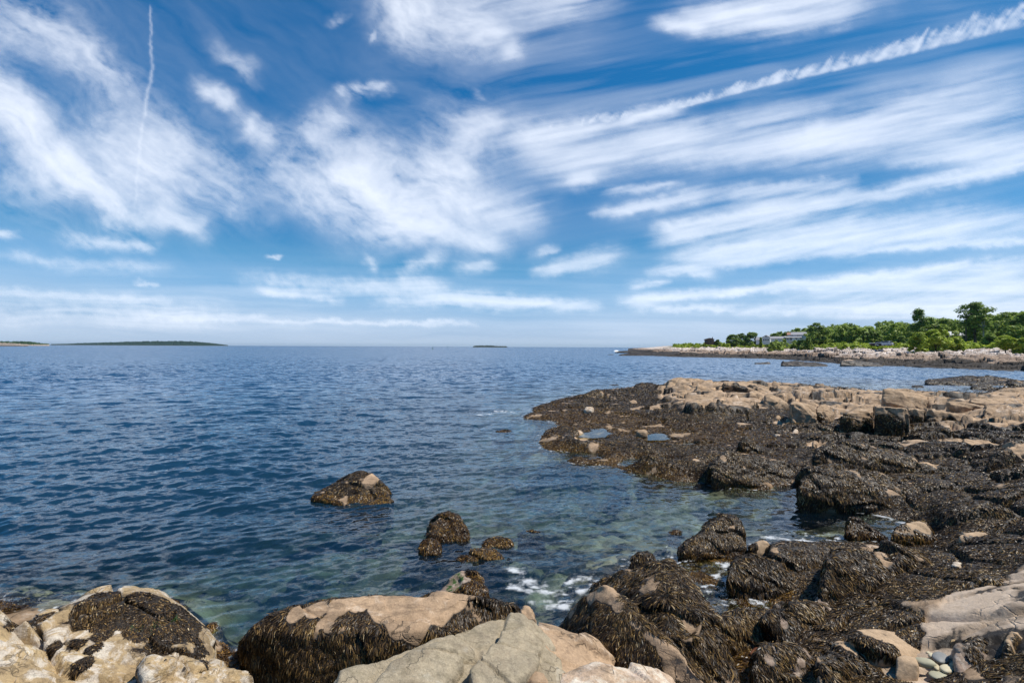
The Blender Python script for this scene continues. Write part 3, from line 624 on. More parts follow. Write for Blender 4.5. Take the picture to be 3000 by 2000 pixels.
# second thinner trail
yd = np.interp(X, [1900, 2250, 2600, 3000], [705, 668, 560, 485]); dens = np.maximum(dens, 0.55*np.exp(-((Y-yd)/np.interp(X, [1900, 3000], [5, 20]))**2)*sst(1950, 2300, X)*np.clip(0.8+0.7*fine, 0, 1))
dens = 1-np.exp(-1.25*np.clip(dens, 0, 2))
dens *= sst(1012, 960, Y)*0.7+0.3*sst(1013, 1000, Y)
edge = np.minimum(np.minimum(sst(-1500, -1200, X), sst(4500, 4200, X)), sst(-1900, -1500, Y)); dens *= edge
rv = rays(X, Y); rv /= np.linalg.norm(rv, axis=1, keepdims=True)
tt = H1/(np.maximum(rv[:, 2], 0)+0.10)
V = np.array([0, 0, EYE])+rv*tt[:, None]
t = NT('cirrus'); tl_ = t.n('ShaderNodeBsdfTranslucent', {'Color': (.88, .875, .865, 1)}); df = t.n('ShaderNodeBsdfDiffuse', {'Color': (1, 1, 1, 1)})
mm = t.n('ShaderNodeMixShader', {0: 0.12}); t.t.links.new(tl_.outputs[0], mm.inputs[1]); t.t.links.new(df.outputs[0], mm.inputs[2])
tp = t.n('ShaderNodeBsdfTransparent'); mx = t.n('ShaderNodeMixShader', {0: t.math('MULTIPLY', t.attr('dens'), 0.93)}); t.t.links.new(tp.outputs[0], mx.inputs[1]); t.t.links.new(mm.outputs[0], mx.inputs[2])
M_CIR = t.out(mx.outputs[0])
o = link('cirrus_clouds', mesh_np('cirrus_clouds', V, grid_faces(900, 1300), M_CIR, {'dens': dens})); tag(o, kind='stuff')
# ------------------------------------------------------------------ boulders and blocks of the near shore
T = rock
# foreground, left
T('ledge_rock', 'rock', 'white crusted sloping slab in the bottom left corner of the shore', (60, 1990, 0.4),
  "-160 1730 z1.5;0 1762 z1.5;28 1772 z1.45;90 1832 z1.25;128 1872 z1.1;190 1960 z0.95;230 2040 z0.9;250 2200 z0.9;-200 2200 z1.3", back=0.5, seed=3, mat=M_PALE, fleck=.85, weed=0, crack=1.1, rough=0.025, facet=0.09, vr=0.004)
T('small_rock', 'rock', 'small cracked rock with a dark weed patch beside the white corner slab', (130, 1868, 0.55),
  "86 1828 .1;110 1800 .35;150 1790 .5;172 1793 .5;192 1830 .25;186 1850 .1;130 1868 0;105 1855 0", back=0.35, seed=5, mat=M_PALE, fleck=.85, weed=0, weedy=[(125, 1812, 26)], rough=0.05, vr=0.004)
T('weedy_ledge_rock', 'rock', 'broad cracked pale ledge capped with short brown seaweed at the left', (400, 2000, 0.5),
  "150 1860 z0.9;250 1800 z0.95;300 1766 z1.0;350 1760 z1.0;390 1766 z1.0;430 1758 z1.0;470 1762 z0.98;500 1785 z0.95;545 1786 z0.9;560 1812 z0.8;612 1835 z0.7;634 1865 z0.55;634 1895 z0.4;620 1915 z0.35;590 1935 z.5;120 1900 z1.1;0 1960 z1.25;0 2200 z1.1;600 2200 z.8", back=0.55, fall=0.5, seed=9, mat=M_PALE, fleck=.85, weed=0,
  weedy=[(300, 1772, 60), (250, 1800, 40), (350, 1766, 60), (400, 1768, 50), (430, 1762, 50), (480, 1768, 50), (540, 1790, 50), (560, 1815, 50), (605, 1838, 44), (628, 1868, 44), (625, 1895, 40), (300, 1785, 60), (360, 1785, 70), (440, 1775, 60), (480, 1790, 50), (540, 1800, 60), (590, 1845, 70), (520, 1850, 62), (440, 1815, 60), (330, 1810, 50), (560, 1880, 60), (230, 1880, 22), (270, 1900, 18), (240, 1945, 26), (150, 1905, 26), (600, 1890, 34), (300, 1860, 26), (420, 1860, 24)], green=[(405, 1836, 20), (482, 1828, 34)], crack=1.7, rough=0.03, facet=0.12, fmul=0.6, lump=0.03, vr=0.0034)
T('pale_boulder', 'rock', 'rounded pale rock at the edge of the gap below the weedy left ledge', (680, 2040, 0.5),
  "590 1960 z0.85;620 1930 z0.8;670 1945 z.82;705 1950 z0.8;732 1962 z0.72;738 2000 z0.6;740 2100 z0.4;560 2000 z0.9;540 2100 z.9", back=0.3, seed=12, mat=M_PALE, fleck=.85, weed=0, facet=.09, rough=0.04, crack=0.5, vr=0.0036)
T('crusted_rock', 'rock', 'angular crusted rock between the left ledge and the pale boulder', (500, 2040, 0.6),
  "420 1960 z1.05;470 1925 z1.0;540 1912 z.95;600 1935 z.85;590 1990 z.85;480 2060 z.95", back=0.35, seed=14, mat=M_PALE, fleck=.85, weed=0, facet=.1, rough=0.04, crack=0.8, vr=0.0036)
# foreground, middle
T('seaweed_boulder', 'boulder', 'long boulder hung with dark seaweed below a bare tan top in front of the water', (1050, 2010, 0.0),
  "714 1925 z.15;722 1880 z.42;760 1845 z.6;860 1790 z.74;960 1765 z.78;1100 1744 z.80;1240 1743 z.80;1290 1736 z.82;1360 1742 z.78;1440 1756 z.62;1520 1764 z.5;1532 1775 z.45;1500 1850 z.3;1330 1880 z.3;900 2010 z0.2;740 2010 z0.0;1000 1850 z.70;1200 1850 z.70;860 1850 z.66", back=0.9, fall=0.7, seed=21, mat=M_TAN,
  bare=[(870, 1795, 34), (930, 1780, 36), (1000, 1765, 38), (1060, 1755, 40), (1130, 1765, 60), (1180, 1790, 66), (1230, 1790, 60), (1290, 1765, 60), (1340, 1755, 40), (1170, 1825, 40), (935, 1830, 12), (925, 1860, 14), (900, 1890, 11), (875, 1920, 9), (1075, 1890, 12), (1210, 1830, 26)], green=[(755, 1970, 26)], rough=0.035, facet=0.03, lump=0.06, flow=(0, -1, 0), fmul=1.25, vr=0.0036, dens=1.2)
T('grey_slab', 'boulder', 'smooth grey peaked slab between the two seaweed boulders at the bottom', (1300, 2100, 0.9),
  "1512 1784 z1.35;1290 1873 z1.38;1100 1950 z1.4;960 1992 z1.42;860 2030 z1.42;820 2200 z1.3;1545 1800 z1.3;1600 1850 z1.2;1640 1905 z1.1;1655 1960 z1.05;1680 2200 z1.0|1150 1942 z1.45;1240 1900 z1.47;1300 1880 z1.48;1345 1905 z1.43;1352 1948 z1.36;1290 2010 z1.38;1080 2030 z1.44|1470 1850 z1.36;1540 1835 z1.33;1590 1880 z1.26;1560 1960 z1.28;1400 2060 z1.36;1380 1960 z1.40", back=0.25, fall=2.5, seed=23, mat=M_GREY, weed=0, rough=0.035, facet=0.045, sm=1, vr=0.0028, crack=0.12)
T('tan_ledge', 'rock', 'orange tan ledge with a dark hollow on the right flank of the grey slab', (1640, 2000, 0.9),
  "1575 1812 z1.1;1612 1822 z1.08;1650 1855 z1.0;1690 1870 z.98;1745 1880 z.93;1780 1925 z.85;1820 1960 z.8;1830 2060 z.8;1560 2060 z1.2;1560 1860 z1.25", back=0.25, fall=1.5, seed=26, mat=M_TAN, weed=0, rough=0.03, facet=0.06, crack=0.15, vr=0.0036)
T('pink_slab', 'rock', 'rough pinkish slab at the bottom edge below the tan ledge', (1750, 2100, 1.0),
  "1632 2010 z1.3;1645 1958 z1.32;1700 1948 z1.32;1730 1934 z1.34;1790 1938 z1.32;1850 1962 z1.25;1900 1962 z1.2;1960 1985 z1.12;2000 2060 z1.0;2010 2200 z1.0;1600 2200 z1.3", back=0.2, fall=2, seed=28, mat=M_PINK, weed=0, rough=0.035, facet=0.04, crack=0.2, vr=0.0034)
T('small_stone', 'rock', 'small tan stone wedged where the grey slab meets the water', (1548, 1822, 0.9),
  "1526 1786 0.1;1530 1774 .15;1545 1773 .15;1562 1790 .1;1572 1815 0;1530 1818 0", back=0.2, seed=29, mat=M_TAN, weed=0, rough=0.05, vr=0.0036)
T('capped_boulder', 'boulder', 'seaweed boulder with a bare tan cap and tan spine right of the grey slab', (1800, 1990, 0.1),
  "1622 1842 z.35;1690 1760 z.75;1740 1722 z1.0;1768 1714 z1.08;1792 1722 z1.06;1818 1760 z1.0;1850 1802 z1.0;1900 1850 z1.02;1960 1890 z1.0;2020 1940 z.95;2075 2010 z.85;2100 2150 z.6;1640 1890 z.1;1760 2100 z.4;1740 1800 z.9", back=0.35, fall=1.0, seed=33, mat=M_TAN,
  bare=[(1765, 1728, 34), (1790, 1740, 30), (1735, 1745, 26), (1812, 1770, 24), (1672, 1795, 16), (1856, 1818, 14), (1870, 1832, 14), (1895, 1855, 16), (1915, 1870, 18), (1945, 1895, 26), (1975, 1925, 34), (2010, 1960, 36), (2040, 1985, 30), (1970, 1955, 26)], rough=0.035, facet=0.03, lump=0.06, flow=(0.1, -1, 0), fmul=1.15, vr=0.0036, dens=1.2)
T('ridged_boulder', 'boulder', 'great ridged boulder wholly covered in hanging dark seaweed', (1950, 2000, 0.0),
  "1742 1718 z.35;1800 1690 z.6;1860 1665 z.8;1905 1652 z.88;1945 1645 z.95;1968 1640 z.97;2000 1672 z.92;2040 1730 z.86;2080 1800 z.8;2110 1860 z.7;2150 1930 z.5;2172 2000 z.25;2180 2150 z.1;1980 2100 z.45;1850 1800 z.7;1950 1780 z.95;2010 1880 z.8", back=0.5, fall=0.9, seed=35, mat=M_TAN,
  bare=[(1907, 1768, 8), (2135, 1935, 12)], rough=0.035, facet=0.03, lump=0.09, flow=(0.3, -1, 0), fmul=1.5, vr=0.0036, dens=1.2)
T('weedy_stump_rock', 'rock', 'weedy stump standing at the water end of the great ridged boulder', (1880, 1668, 0.35),
  "1848 1666 0;1850 1630 .1;1880 1617 .15;1905 1620 .15;1922 1645 .1;1930 1668 0", back=0.4, seed=36, mat=M_TAN, rough=0.05, lump=0.05)
# middle ground boulders on the right
T('blunt_boulder', 'boulder', 'blunt weed covered boulder standing alone in the shallows', (2060, 1638, 0.0),
  "1990 1615 0;2000 1608 .1;2030 1575 .3;2050 1555 .4;2085 1530 .6;2110 1520 .7;2140 1520 .7;2168 1528 .7;2178 1560 .5;2182 1590 .3;2195 1615 .1;2150 1632 0;2090 1638 0", back=0.7, seed=41, rough=0.04, lump=0.07, ochre=0.16)
T('bald_stone', 'rock', 'bare tan stone with a white foot beside the blunt weedy boulder', (2225, 1632, 0.05),
  "2192 1600 0.05;2208 1592 .1;2222 1583 .15;2240 1582 .15;2252 1592 .1;2258 1610 .05;2248 1628 0;2215 1622 0", back=0.35, seed=42, mat=M_SMOOTH, weed=0, weedy=[(2205, 1600, 20)], rough=0.03)
T('draped_boulder', 'boulder', 'boulder draped in long dark seaweed at the edge of the channel', (2230, 1752, 0.0),
  "2128 1690 0;2132 1665 .15;2150 1638 .35;2200 1628 .5;2250 1634 .5;2290 1660 .45;2340 1700 .35;2400 1740 .2;2420 1775 0;2300 1765 0;2180 1730 0;2240 1650 .45", back=0.6, seed=44, rough=0.04, lump=0.09, fmul=1.4, flow=(0.3, -1, 0), dens=1.15)
T('weedy_hump', 'rock', 'low weedy hump behind the draped boulder, by the inlet', (2330, 1690, 0.1),
  "2250 1650 0;2262 1610 .4;2290 1598 .6;2350 1605 .7;2400 1590 .9;2440 1588 .9;2490 1600 .8;2500 1640 .5;2440 1700 .1;2330 1690 0", back=0.8, seed=46, rough=0.05, lump=0.09, bare=[(2480, 1612, 9)])
T('long_weed_boulder', 'boulder', 'largest weed covered boulder, black on its left face, by the pale ledges', (2440, 1800, 0.1),
  "2402 1760 .0;2410 1690 .15;2420 1640 .3;2440 1612 .6;2500 1600 1.0;2600 1605 1.2;2700 1640 1.2;2760 1700 1.0;2790 1760 .6;2780 1830 .2;2740 1880 0;2600 1870 -.1;2520 1850 -.1;2460 1820 0;2470 1700 .5;2600 1720 .7", back=0.7, seed=48, rough=0.035, lump=0.10, fmul=1.25, flow=(0.75, -0.7, 0),
  bare=[(2540, 1603, 14), (2570, 1620, 12), (2585, 1620, 12), (2650, 1618, 8), (2800, 1690, 20), (2580, 1785, 10)], dens=1.15)
T('lone_weed_rock', 'rock', 'small glossy brown weed covered rock at the mouth of the inlet', (2530, 1582, 0.0),
  "2477 1562 0;2478 1535 .15;2492 1514 .3;2512 1512 .35;2535 1535 .25;2570 1558 .1;2600 1575 0;2545 1584 0;2500 1575 0", back=0.5, seed=51, rough=0.05, lump=0.05, ochre=0.5)
T('tan_topped_boulder', 'rock', 'round boulder bare and tan on top, brown weed below, beside the inlet', (2670, 1598, 0.05),
  "2616 1570 0;2625 1548 .15;2660 1530 .3;2690 1525 .35;2712 1530 .35;2730 1555 .2;2750 1580 .05;2700 1598 0;2650 1592 0", back=0.5, seed=53, rough=0.03, bare=[(2690, 1536, 24), (2712, 1545, 18), (2668, 1538, 14)], ochre=0.45, mat=M_SMOOTH)
T('rounded_boulder', 'boulder', 'smooth half round tan boulder bedded in weed at the right', (2860, 1602, 0.35),
  "2808 1600 0;2812 1570 .1;2830 1558 .2;2870 1558 .25;2895 1568 .2;2915 1592 .05;2900 1600 0", back=0.45, seed=55, mat=M_SMOOTH, weed=0, weedy=[(2850, 1592, 30)], rough=0.02)
T('long_boulder', 'boulder', 'long low boulder thick with hanging weed where the inlet opens', (2560, 1500, 0.0),
  "2342 1430 0;2340 1400 .3;2370 1375 .6;2420 1362 .9;2500 1368 1.0;2580 1385 1.0;2640 1410 .9;2700 1425 .9;2760 1450 .8;2785 1480 .6;2780 1510 .3;2740 1530 .1;2640 1520 -.1;2540 1488 -.1;2420 1465 -.05;2360 1445 -.05;2350 1425 .1;2450 1410 .2;2600 1440 .2;2700 1470 .3", back=0.8, seed=57, rough=0.04, lump=0.10, fmul=1.3, bare=[(2520, 1374, 10), (2630, 1432, 9), (2770, 1440, 10)], dens=1.15)
T('overhanging_boulder', 'boulder', 'wedge boulder with a black weedy face and a bare tan back edge', (2540, 1400, 0.35),
  "2392 1345 0;2400 1320 .2;2430 1300 .4;2490 1296 .6;2560 1308 .8;2620 1325 .8;2680 1345 .6;2688 1362 .3;2680 1385 .1;2600 1395 .0;2480 1370 -.1;2400 1362 -.05;2420 1330 .1;2560 1345 .15;2660 1375 .1", back=0.5, fall=0.0, seed=59, rough=0.03, lump=0.07, fmul=1.2, bare=[(2560, 1309, 10), (2600, 1317, 10), (2640, 1328, 10), (2680, 1345, 12), (2530, 1303, 6)])
T('tan_wedge', 'rock', 'sunlit tan wedge slab tucked behind the overhanging boulder', (2750, 1388, 0.45),
  "2682 1352 .3;2720 1354 .3;2780 1368 .25;2792 1376 .15;2780 1390 0;2700 1372 .1", back=0.5, fall=0, seed=61, mat=M_BLOCK, weed=0, weedy=[(2720, 1382, 30)], rough=0.02, sm=2)
T('tilted_boulder', 'boulder', 'dark boulder with a broad bare tan top at the right edge', (2940, 1392, 0.6),
  "2888 1370 0;2892 1340 .1;2920 1322 .2;2955 1312 .3;2970 1298 .6;3060 1296 .8;3120 1320 .6;3120 1400 0;2990 1388 0", back=0.7, fall=0, seed=63, rough=0.03, bare=[(2990, 1312, 44), (3030, 1325, 40)], fmul=0.7)
T('dark_faced_boulder', 'boulder', 'weedy boulder with a black shaded end on the low platform', (2160, 1428, 0.0),
  "2086 1395 0;2084 1362 .3;2110 1345 .5;2130 1322 .7;2160 1325 .8;2220 1335 1.0;2300 1350 1.0;2345 1380 .8;2345 1425 .2;2280 1432 0;2200 1425 -.1;2120 1405 -.05;2135 1375 .3", back=0.9, seed=65, rough=0.04, lump=0.08, fmul=1.1, bare=[(2120, 1342, 12), (2180, 1368, 7)], ochre=0.12)
T('black_crag', 'rock', 'ragged black crag left of the wedge boulder on the weedy platform', (2200, 1322, 0.3),
  "2168 1305 0;2175 1284 .3;2186 1280 .35;2196 1300 .3;2215 1302 .3;2235 1312 .3;2245 1325 .1;2200 1325 0", back=0.6, seed=66, rough=0.07, lump=0.05, mat=M_TAN, facet=0.1)
# rocks standing in the sea
T('pointed_rock', 'rock', 'pointed weedy rock with a bare tan crown alone in the sea', (1050, 1482, 0.0),
  "912 1455 .35;940 1442 .5;975 1424 .7;1005 1412 .9;1020 1414 .9;1045 1396 1.05;1060 1386 1.1;1085 1390 1.1;1102 1405 1.0;1104 1425 .7;1130 1432 .6;1150 1448 .4;1160 1462 .2;1130 1474 .05;1060 1484 0;990 1476 .05;1050 1425 .6", back=1.0, seed=71, rough=0.035, lump=0.05, bare=[(1090, 1402, 22), (1078, 1415, 18), (1098, 1392, 12)], ochre=0.17, fmul=0.8, vr=0.0034)
T('weed_dome', 'rock', 'domed brown weedy rock, the biggest of the cluster in the bay', (1320, 1582, 0.0),
  "1256 1568 .1;1262 1530 .3;1285 1508 .5;1320 1502 .6;1345 1510 .5;1358 1540 .3;1378 1572 .1;1350 1582 0;1290 1578 0;1300 1550 .2", back=0.7, seed=73, rough=0.05, lump=0.06, ochre=0.6, flow=(0, -1, 0))
T('round_weed_rock', 'rock', 'small round ochre weed covered rock beside the brown dome', (1262, 1626, 0.0),
  "1230 1608 .1;1238 1586 .25;1262 1577 .3;1285 1585 .25;1294 1605 .1;1285 1622 0;1250 1626 0", back=0.4, seed=74, rough=0.05, lump=0.04, ochre=9, flow=(0, -1, 0))
T('awash_weed_rock', 'rock', 'flat ochre weedy rock barely above water right of the dome', (1455, 1605, -0.02),
  "1412 1595 .05;1425 1578 .2;1460 1572 .25;1490 1580 .2;1502 1594 .1;1480 1604 0;1430 1602 0", back=0.4, seed=75, rough=0.05, lump=0.05, ochre=9)
T('awash_weed_rock', 'rock', 'thin strip of ochre weed awash furthest right in the cluster', (1560, 1568, -0.03),
  "1518 1562 .05;1535 1555 .15;1560 1552 .2;1590 1558 .1;1598 1564 .05;1560 1568 0", back=0.35, seed=76, rough=0.05, lump=0.05, ochre=9)
T('awash_weed_rock', 'rock', 'brown weedy rock awash behind the green patched rock', (1370, 1658, -0.03),
  "1335 1640 .1;1345 1628 .2;1370 1624 .2;1400 1632 .15;1402 1650 .05;1370 1658 0", back=0.35, seed=77, rough=0.05, lump=0.06, ochre=9)
T('awash_weed_rock', 'rock', 'long ridge of brown weed awash above the swirling foam', (1460, 1652, -0.03),
  "1378 1612 .2;1400 1605 .25;1440 1612 .25;1470 1622 .2;1490 1645 .1;1480 1655 0;1430 1640 0", back=0.3, seed=78, rough=0.05, lump=0.06, ochre=9)
T('awash_weed_rock', 'rock', 'tiny weedy tip awash left of the blunt boulder', (1978, 1566, -0.02), "1960 1560 0;1972 1552 .1;1990 1550 .1;1998 1560 .05;1982 1568 0", back=0.25, seed=79, lump=0.03, ochre=9)
T('green_patched_rock', 'rock', 'rock with white crust, green algae and an ochre weed mane', (1380, 1748, 0.1),
  "1270 1742 .05;1300 1715 .3;1330 1690 .5;1360 1672 .6;1392 1672 .6;1415 1690 .4;1425 1720 .2;1430 1745 0;1380 1752 0;1380 1700 .3", back=0.45, seed=81, mat=M_SPECK, rough=0.04, weed=0, weedy=[(1405, 1700, 36), (1412, 1730, 44), (1380, 1735, 40), (1385, 1682, 26), (1350, 1745, 24)], oblob=[(1405, 1715, 80)], green=[(1325, 1712, 18), (1315, 1735, 20), (1345, 1728, 12), (1350, 1695, 12), (1340, 1680, 10)], fmul=1.2, flow=(0.2, -1, 0))
T('point_rock', 'rock', 'low dark rock at the seaward tip breaking a small wave', (1885, 1150, 0.05),
  "1855 1142 0;1862 1124 2;1880 1120 2.5;1905 1120 2.5;1935 1128 2;1960 1138 1;1950 1150 0;1890 1152 0", back=2, seed=83, rough=0.04, lump=0.08)
T('point_rock', 'rock', 'wedge shaped rock with a pale end on the upper platform', (1740, 1166, 0.4),
  "1702 1164 0;1725 1148 .6;1745 1142 1;1765 1141 1;1770 1156 .5;1760 1165 0", back=1.5, seed=85, rough=0.03, weed=1, bare=[(1766, 1150, 9)], facet=0.02)
T('awash_reef', 'rock', 'sliver of dark rock awash beyond the upper platform', (1810, 1130, -0.05), "1782 1128 0;1800 1125 .5;1815 1127 .5;1815 1130 0", back=1, seed=86, ochre=0, lump=0.05)
T('awash_reef', 'rock', 'small weedy rock poking out of the open water left of the platform', (1490, 1271, -0.06), "1440 1266 .1;1470 1259 .4;1500 1263 .4;1508 1268 .2;1480 1272 0", back=0.6, seed=87, lump=0.05, ochre=9)
# inlet behind the ledges
T('reef_rock', 'rock', 'flat topped dark reef in the inlet under the far shore', (2880, 1128, 0.0),
  "2711 1124 0;2712 1113 1;2780 1112 3;2835 1106 5;2850 1101 6;2890 1102 6;2930 1109 5;2990 1115 4;3040 1118 3;3040 1130 0;2900 1130 -1;2780 1127 0", back=3, seed=91, weed=1, rough=0.03, fmul=0.5, vr=0.003)
T('reef_rock', 'rock', 'dark oval reef between the flat topped reef and the ledges', (2880, 1142, 0.0), "2843 1138 0;2848 1129 1;2880 1128 2;2910 1134 1.5;2925 1140 .5;2880 1143 0", back=1.5, seed=92, weed=1, fmul=0.5)
T('reef_rock', 'rock', 'small lone dark reef left of the flat topped reef', (2690, 1136, 0.0), "2666 1134 .5;2680 1128 1.5;2695 1127 1.5;2714 1134 .5;2690 1137 0", back=1.5, seed=93, weed=1, fmul=0.5)
T('reef_rock', 'rock', 'dark knob on the right of the flat topped reef', (3010, 1132, 0.0), "2948 1126 1;2950 1116 2;2990 1114 3;3060 1118 3;3060 1134 0;2980 1131 0", back=1.5, seed=94, weed=1, fmul=0.5)
# fractured blocks of the bare ledges
def blk(label, pts, zb, base, back, seed, cat='rock block', **k):
    a = dict(mat=M_BLOCK, weed=0, rough=0.04, facet=0.055, sm=1, fall=0.0, vr=0.0022, crack=.35); a.update(k)
    return T('rock_block', cat, label, (base[0], base[1], zb), pts, back=back, seed=seed, **a)
blk('long square edged block sloping down to the right on the skyline ledge', "2586 1192 0;2588 1142 .3;2600 1138 .4;2660 1143 1.0;2780 1178 1.6;2782 1183 1.2;2775 1204 1.0;2745 1204 .8;2740 1182 .9;2640 1156 .3;2632 1150 .2;2660 1193 0", 0.7, (2620, 1194), 1.3, 101)
blk('second long block carrying the skyline block on to the right', "2778 1205 0;2780 1180 0;2862 1196 0;2878 1197 .1;2876 1222 0;2835 1222 0;2920 1200 1;2960 1220 1", 0.75, (2800, 1222), 1.6, 102)
blk('upright block with a black front and narrow sunlit end', "2562 1270 0;2564 1188 0;2600 1190 0;2650 1195 0;2657 1198 .3;2655 1225 .2;2648 1270 0", 0.45, (2600, 1272), 1.1, 103, weedy=[(2580, 1250, 40), (2610, 1245, 40), (2640, 1262, 36)], fmul=0.7)
blk('block with a bright rounded end face left of the upright block', "2470 1252 0;2472 1212 0;2510 1208 .3;2522 1200 .4;2525 1191 .6;2560 1188 .6;2562 1205 .2;2560 1230 .1;2552 1250 0;2530 1256 -.1;2500 1262 0", 0.4, (2500, 1264), 1.2, 104, weedy=[(2480, 1235, 34), (2500, 1250, 30), (2545, 1250, 28)], fmul=0.7)
blk('tilted block with a sunlit face right of the upright block', "2658 1196 0;2708 1200 .1;2708 1232 0;2665 1232 0;2662 1215 0", 0.5, (2680, 1256), 1.1, 105, weedy=[(2685, 1245, 36)], fmul=0.7)
blk('long low block above the bank of brown weed', "2708 1200 0;2760 1204 .1;2800 1214 .2;2826 1222 .3;2826 1236 .2;2760 1240 0;2710 1252 0", 0.5, (2760, 1256), 1.2, 106, weedy=[(2720, 1240, 26), (2780, 1242, 30)], fmul=0.7)
blk('pale tilted slab split by a black cleft in the middle of the ledge', "2315 1212 0;2316 1182 0;2325 1177 .4;2386 1190 .6;2392 1230 0;2382 1238 0;2340 1226 0", 0.45, (2350, 1240), 1.0, 107)
blk('bright fan shaped slab just right of the black cleft', "2392 1205 0;2394 1192 .2;2420 1181 .8;2445 1208 .4;2444 1214 .3;2424 1226 0;2400 1220 0", 0.45, (2420, 1236), 0.9, 108, weedy=[(2400, 1226, 20)])
blk('squat brown block with a shaded front near the tan slabs', "2240 1180 0;2242 1160 .2;2258 1158 .5;2290 1168 .5;2308 1185 .2;2300 1196 0;2262 1192 0", 0.6, (2270, 1198), 1.0, 109)
blk('pale flat topped block on the crest behind the squat brown block', "2276 1144 0;2276 1131 .3;2305 1131 .8;2330 1138 1.2;2362 1146 1;2312 1146 0", 0.8, (2300, 1148), 1.3, 110)
blk('leaning tan block catching the sun beside the squat brown one', "2190 1172 0;2196 1150 .3;2210 1146 .6;2240 1158 .4;2250 1172 .1;2215 1180 0", 0.65, (2220, 1182), 0.9, 111)
blk('dark sided boulder perched on the tan hump', "2040 1146 0;2042 1130 .2;2060 1128 .5;2080 1138 .4;2088 1150 .1;2060 1152 0", 0.85, (2060, 1154), 0.8, 112)
blk('rounded crag at the seaward end of the tan hump', "1952 1134 0;1960 1120 .5;1985 1111 1.2;2010 1112 1.5;2040 1111 2.5;2080 1118 2.5;2060 1134 0;1990 1140 -.2", 0.85, (2000, 1140), 2.2, 113, facet=0.06)
blk('blocky shoulder of tan rock above the small rock pool', "1965 1180 0;1968 1156 .1;1990 1146 .6;2020 1146 .8;2060 1158 .5;2062 1172 0;2010 1178 0", 0.5, (2000, 1180), 1.2, 114, facet=0.07)
blk('long tan shelf ending in a dark weedy cliff', "1972 1192 0;1976 1184 .1;2060 1168 1.2;2150 1168 1.4;2210 1190 .8;2260 1206 .4;2258 1212 0;2160 1204 -.2;2070 1196 -.2", 0.45, (2100, 1206), 1.5, 115, facet=0.05, weedy=[(2000, 1200, 30), (2060, 1204, 30)])
blk('broad crest slab behind the tan hump', "2120 1124 0;2122 1121 .5;2180 1122 1.5;2240 1132 1.5;2290 1148 1;2240 1150 -.5;2160 1136 -.2", 0.85, (2200, 1152), 2.2, 116, facet=0.06, weedy=[(2170, 1132, 24), (2210, 1140, 20)], fmul=.5)
blk('far right tan slab running down to the inlet', "2850 1166 0;2880 1160 1;2930 1148 3;2945 1141 4;3050 1136 5;3060 1160 1;2960 1168 0", 0.5, (2930, 1170), 2, 117)
blk('layered tan slab at the right edge below the inlet slab', "2840 1178 0;2845 1169 .4;2920 1168 1;3050 1166 2;3060 1192 .4;2960 1196 0;2890 1184 0", 0.75, (2930, 1200), 1.5, 118)
blk('stepped pale slab at the right above the weed bank', "2880 1218 0;2890 1190 .4;2940 1190 .8;3050 1205 1;3060 1240 0;2960 1236 0", 0.75, (2950, 1240), 1.3, 119)
blk('wedge of tan rock pointing down into the weed bank', "2826 1236 0;2832 1226 .3;2870 1222 .8;2900 1246 .3;2904 1258 0;2870 1246 0", 0.5, (2870, 1262), 0.8, 120)
blk('pale slab with notched left end in the upper weed', "2742 1300 0;2765 1288 .5;2812 1286 .6;2830 1296 .3;2780 1302 .1", 0.65, (2780, 1306), 0.8, 121, weedy=[(2800, 1300, 12)])
blk('thin curving pale ledge edge above the weed at the right', "2820 1290 0.2;2824 1286 .5;2880 1292 .6;2950 1312 .4;2945 1322 0;2900 1316 0;2860 1306 0", 0.7, (2890, 1322), 0.5, 122)
blk('flat tan slab beside the tilted boulder at the right edge', "2905 1386 0;2912 1374 .4;2950 1372 .5;2975 1384 .3;2974 1390 0;2920 1392 0", 0.65, (2940, 1394), 0.5, 123)
blk('triangle of orange rock under the overhanging boulder', "2636 1400 0;2638 1384 .2;2670 1396 .1;2672 1400 0", 0.4, (2650, 1402), 0.3, 124)
# ------------------------------------------------------------------ more of the weedy shore at the right
T('weedy_boulder', 'boulder', 'shaggy weed boulder immediately right of the great ridged boulder', (2190, 1905, 0.0), "2095 1830 0;2105 1800 .15;2150 1785 .3;2220 1786 .35;2275 1800 .35;2300 1840 .2;2310 1890 .1;2250 1905 0;2150 1900 -.1", back=0.45, seed=201, lump=.07, fmul=1.2, rough=.05, bare=[(2180, 1860, 14), (2245, 1800, 10)], flow=(.3, -1, 0))
T('weedy_boulder', 'boulder', 'weedy boulder with a bare pink patch below the olive crusted stone', (2380, 1895, 0.1), "2235 1810 .1;2250 1782 .25;2320 1768 .35;2400 1775 .4;2470 1810 .35;2500 1850 .2;2490 1885 .1;2400 1900 0;2300 1880 -.1", back=0.5, seed=202, lump=.08, fmul=1.25, rough=.05, bare=[(2292, 1822, 20), (2285, 1805, 12), (2335, 1820, 10), (2430, 1785, 14), (2412, 1778, 10), (2480, 1835, 14)], flow=(.5, -.9, 0), mat=M_SPECK)
T('crusted_boulder', 'rock', 'olive crusted rounded stone standing clear of the weed', (2430, 1800, 0.15), "2388 1770 0;2392 1752 .1;2410 1742 .2;2440 1742 .2;2460 1756 .15;2464 1785 .05;2440 1800 0;2400 1795 -.05", back=0.3, seed=203, mat=M_SPECK, weed=0, weedy=[(2450, 1765, 18)], rough=.03)
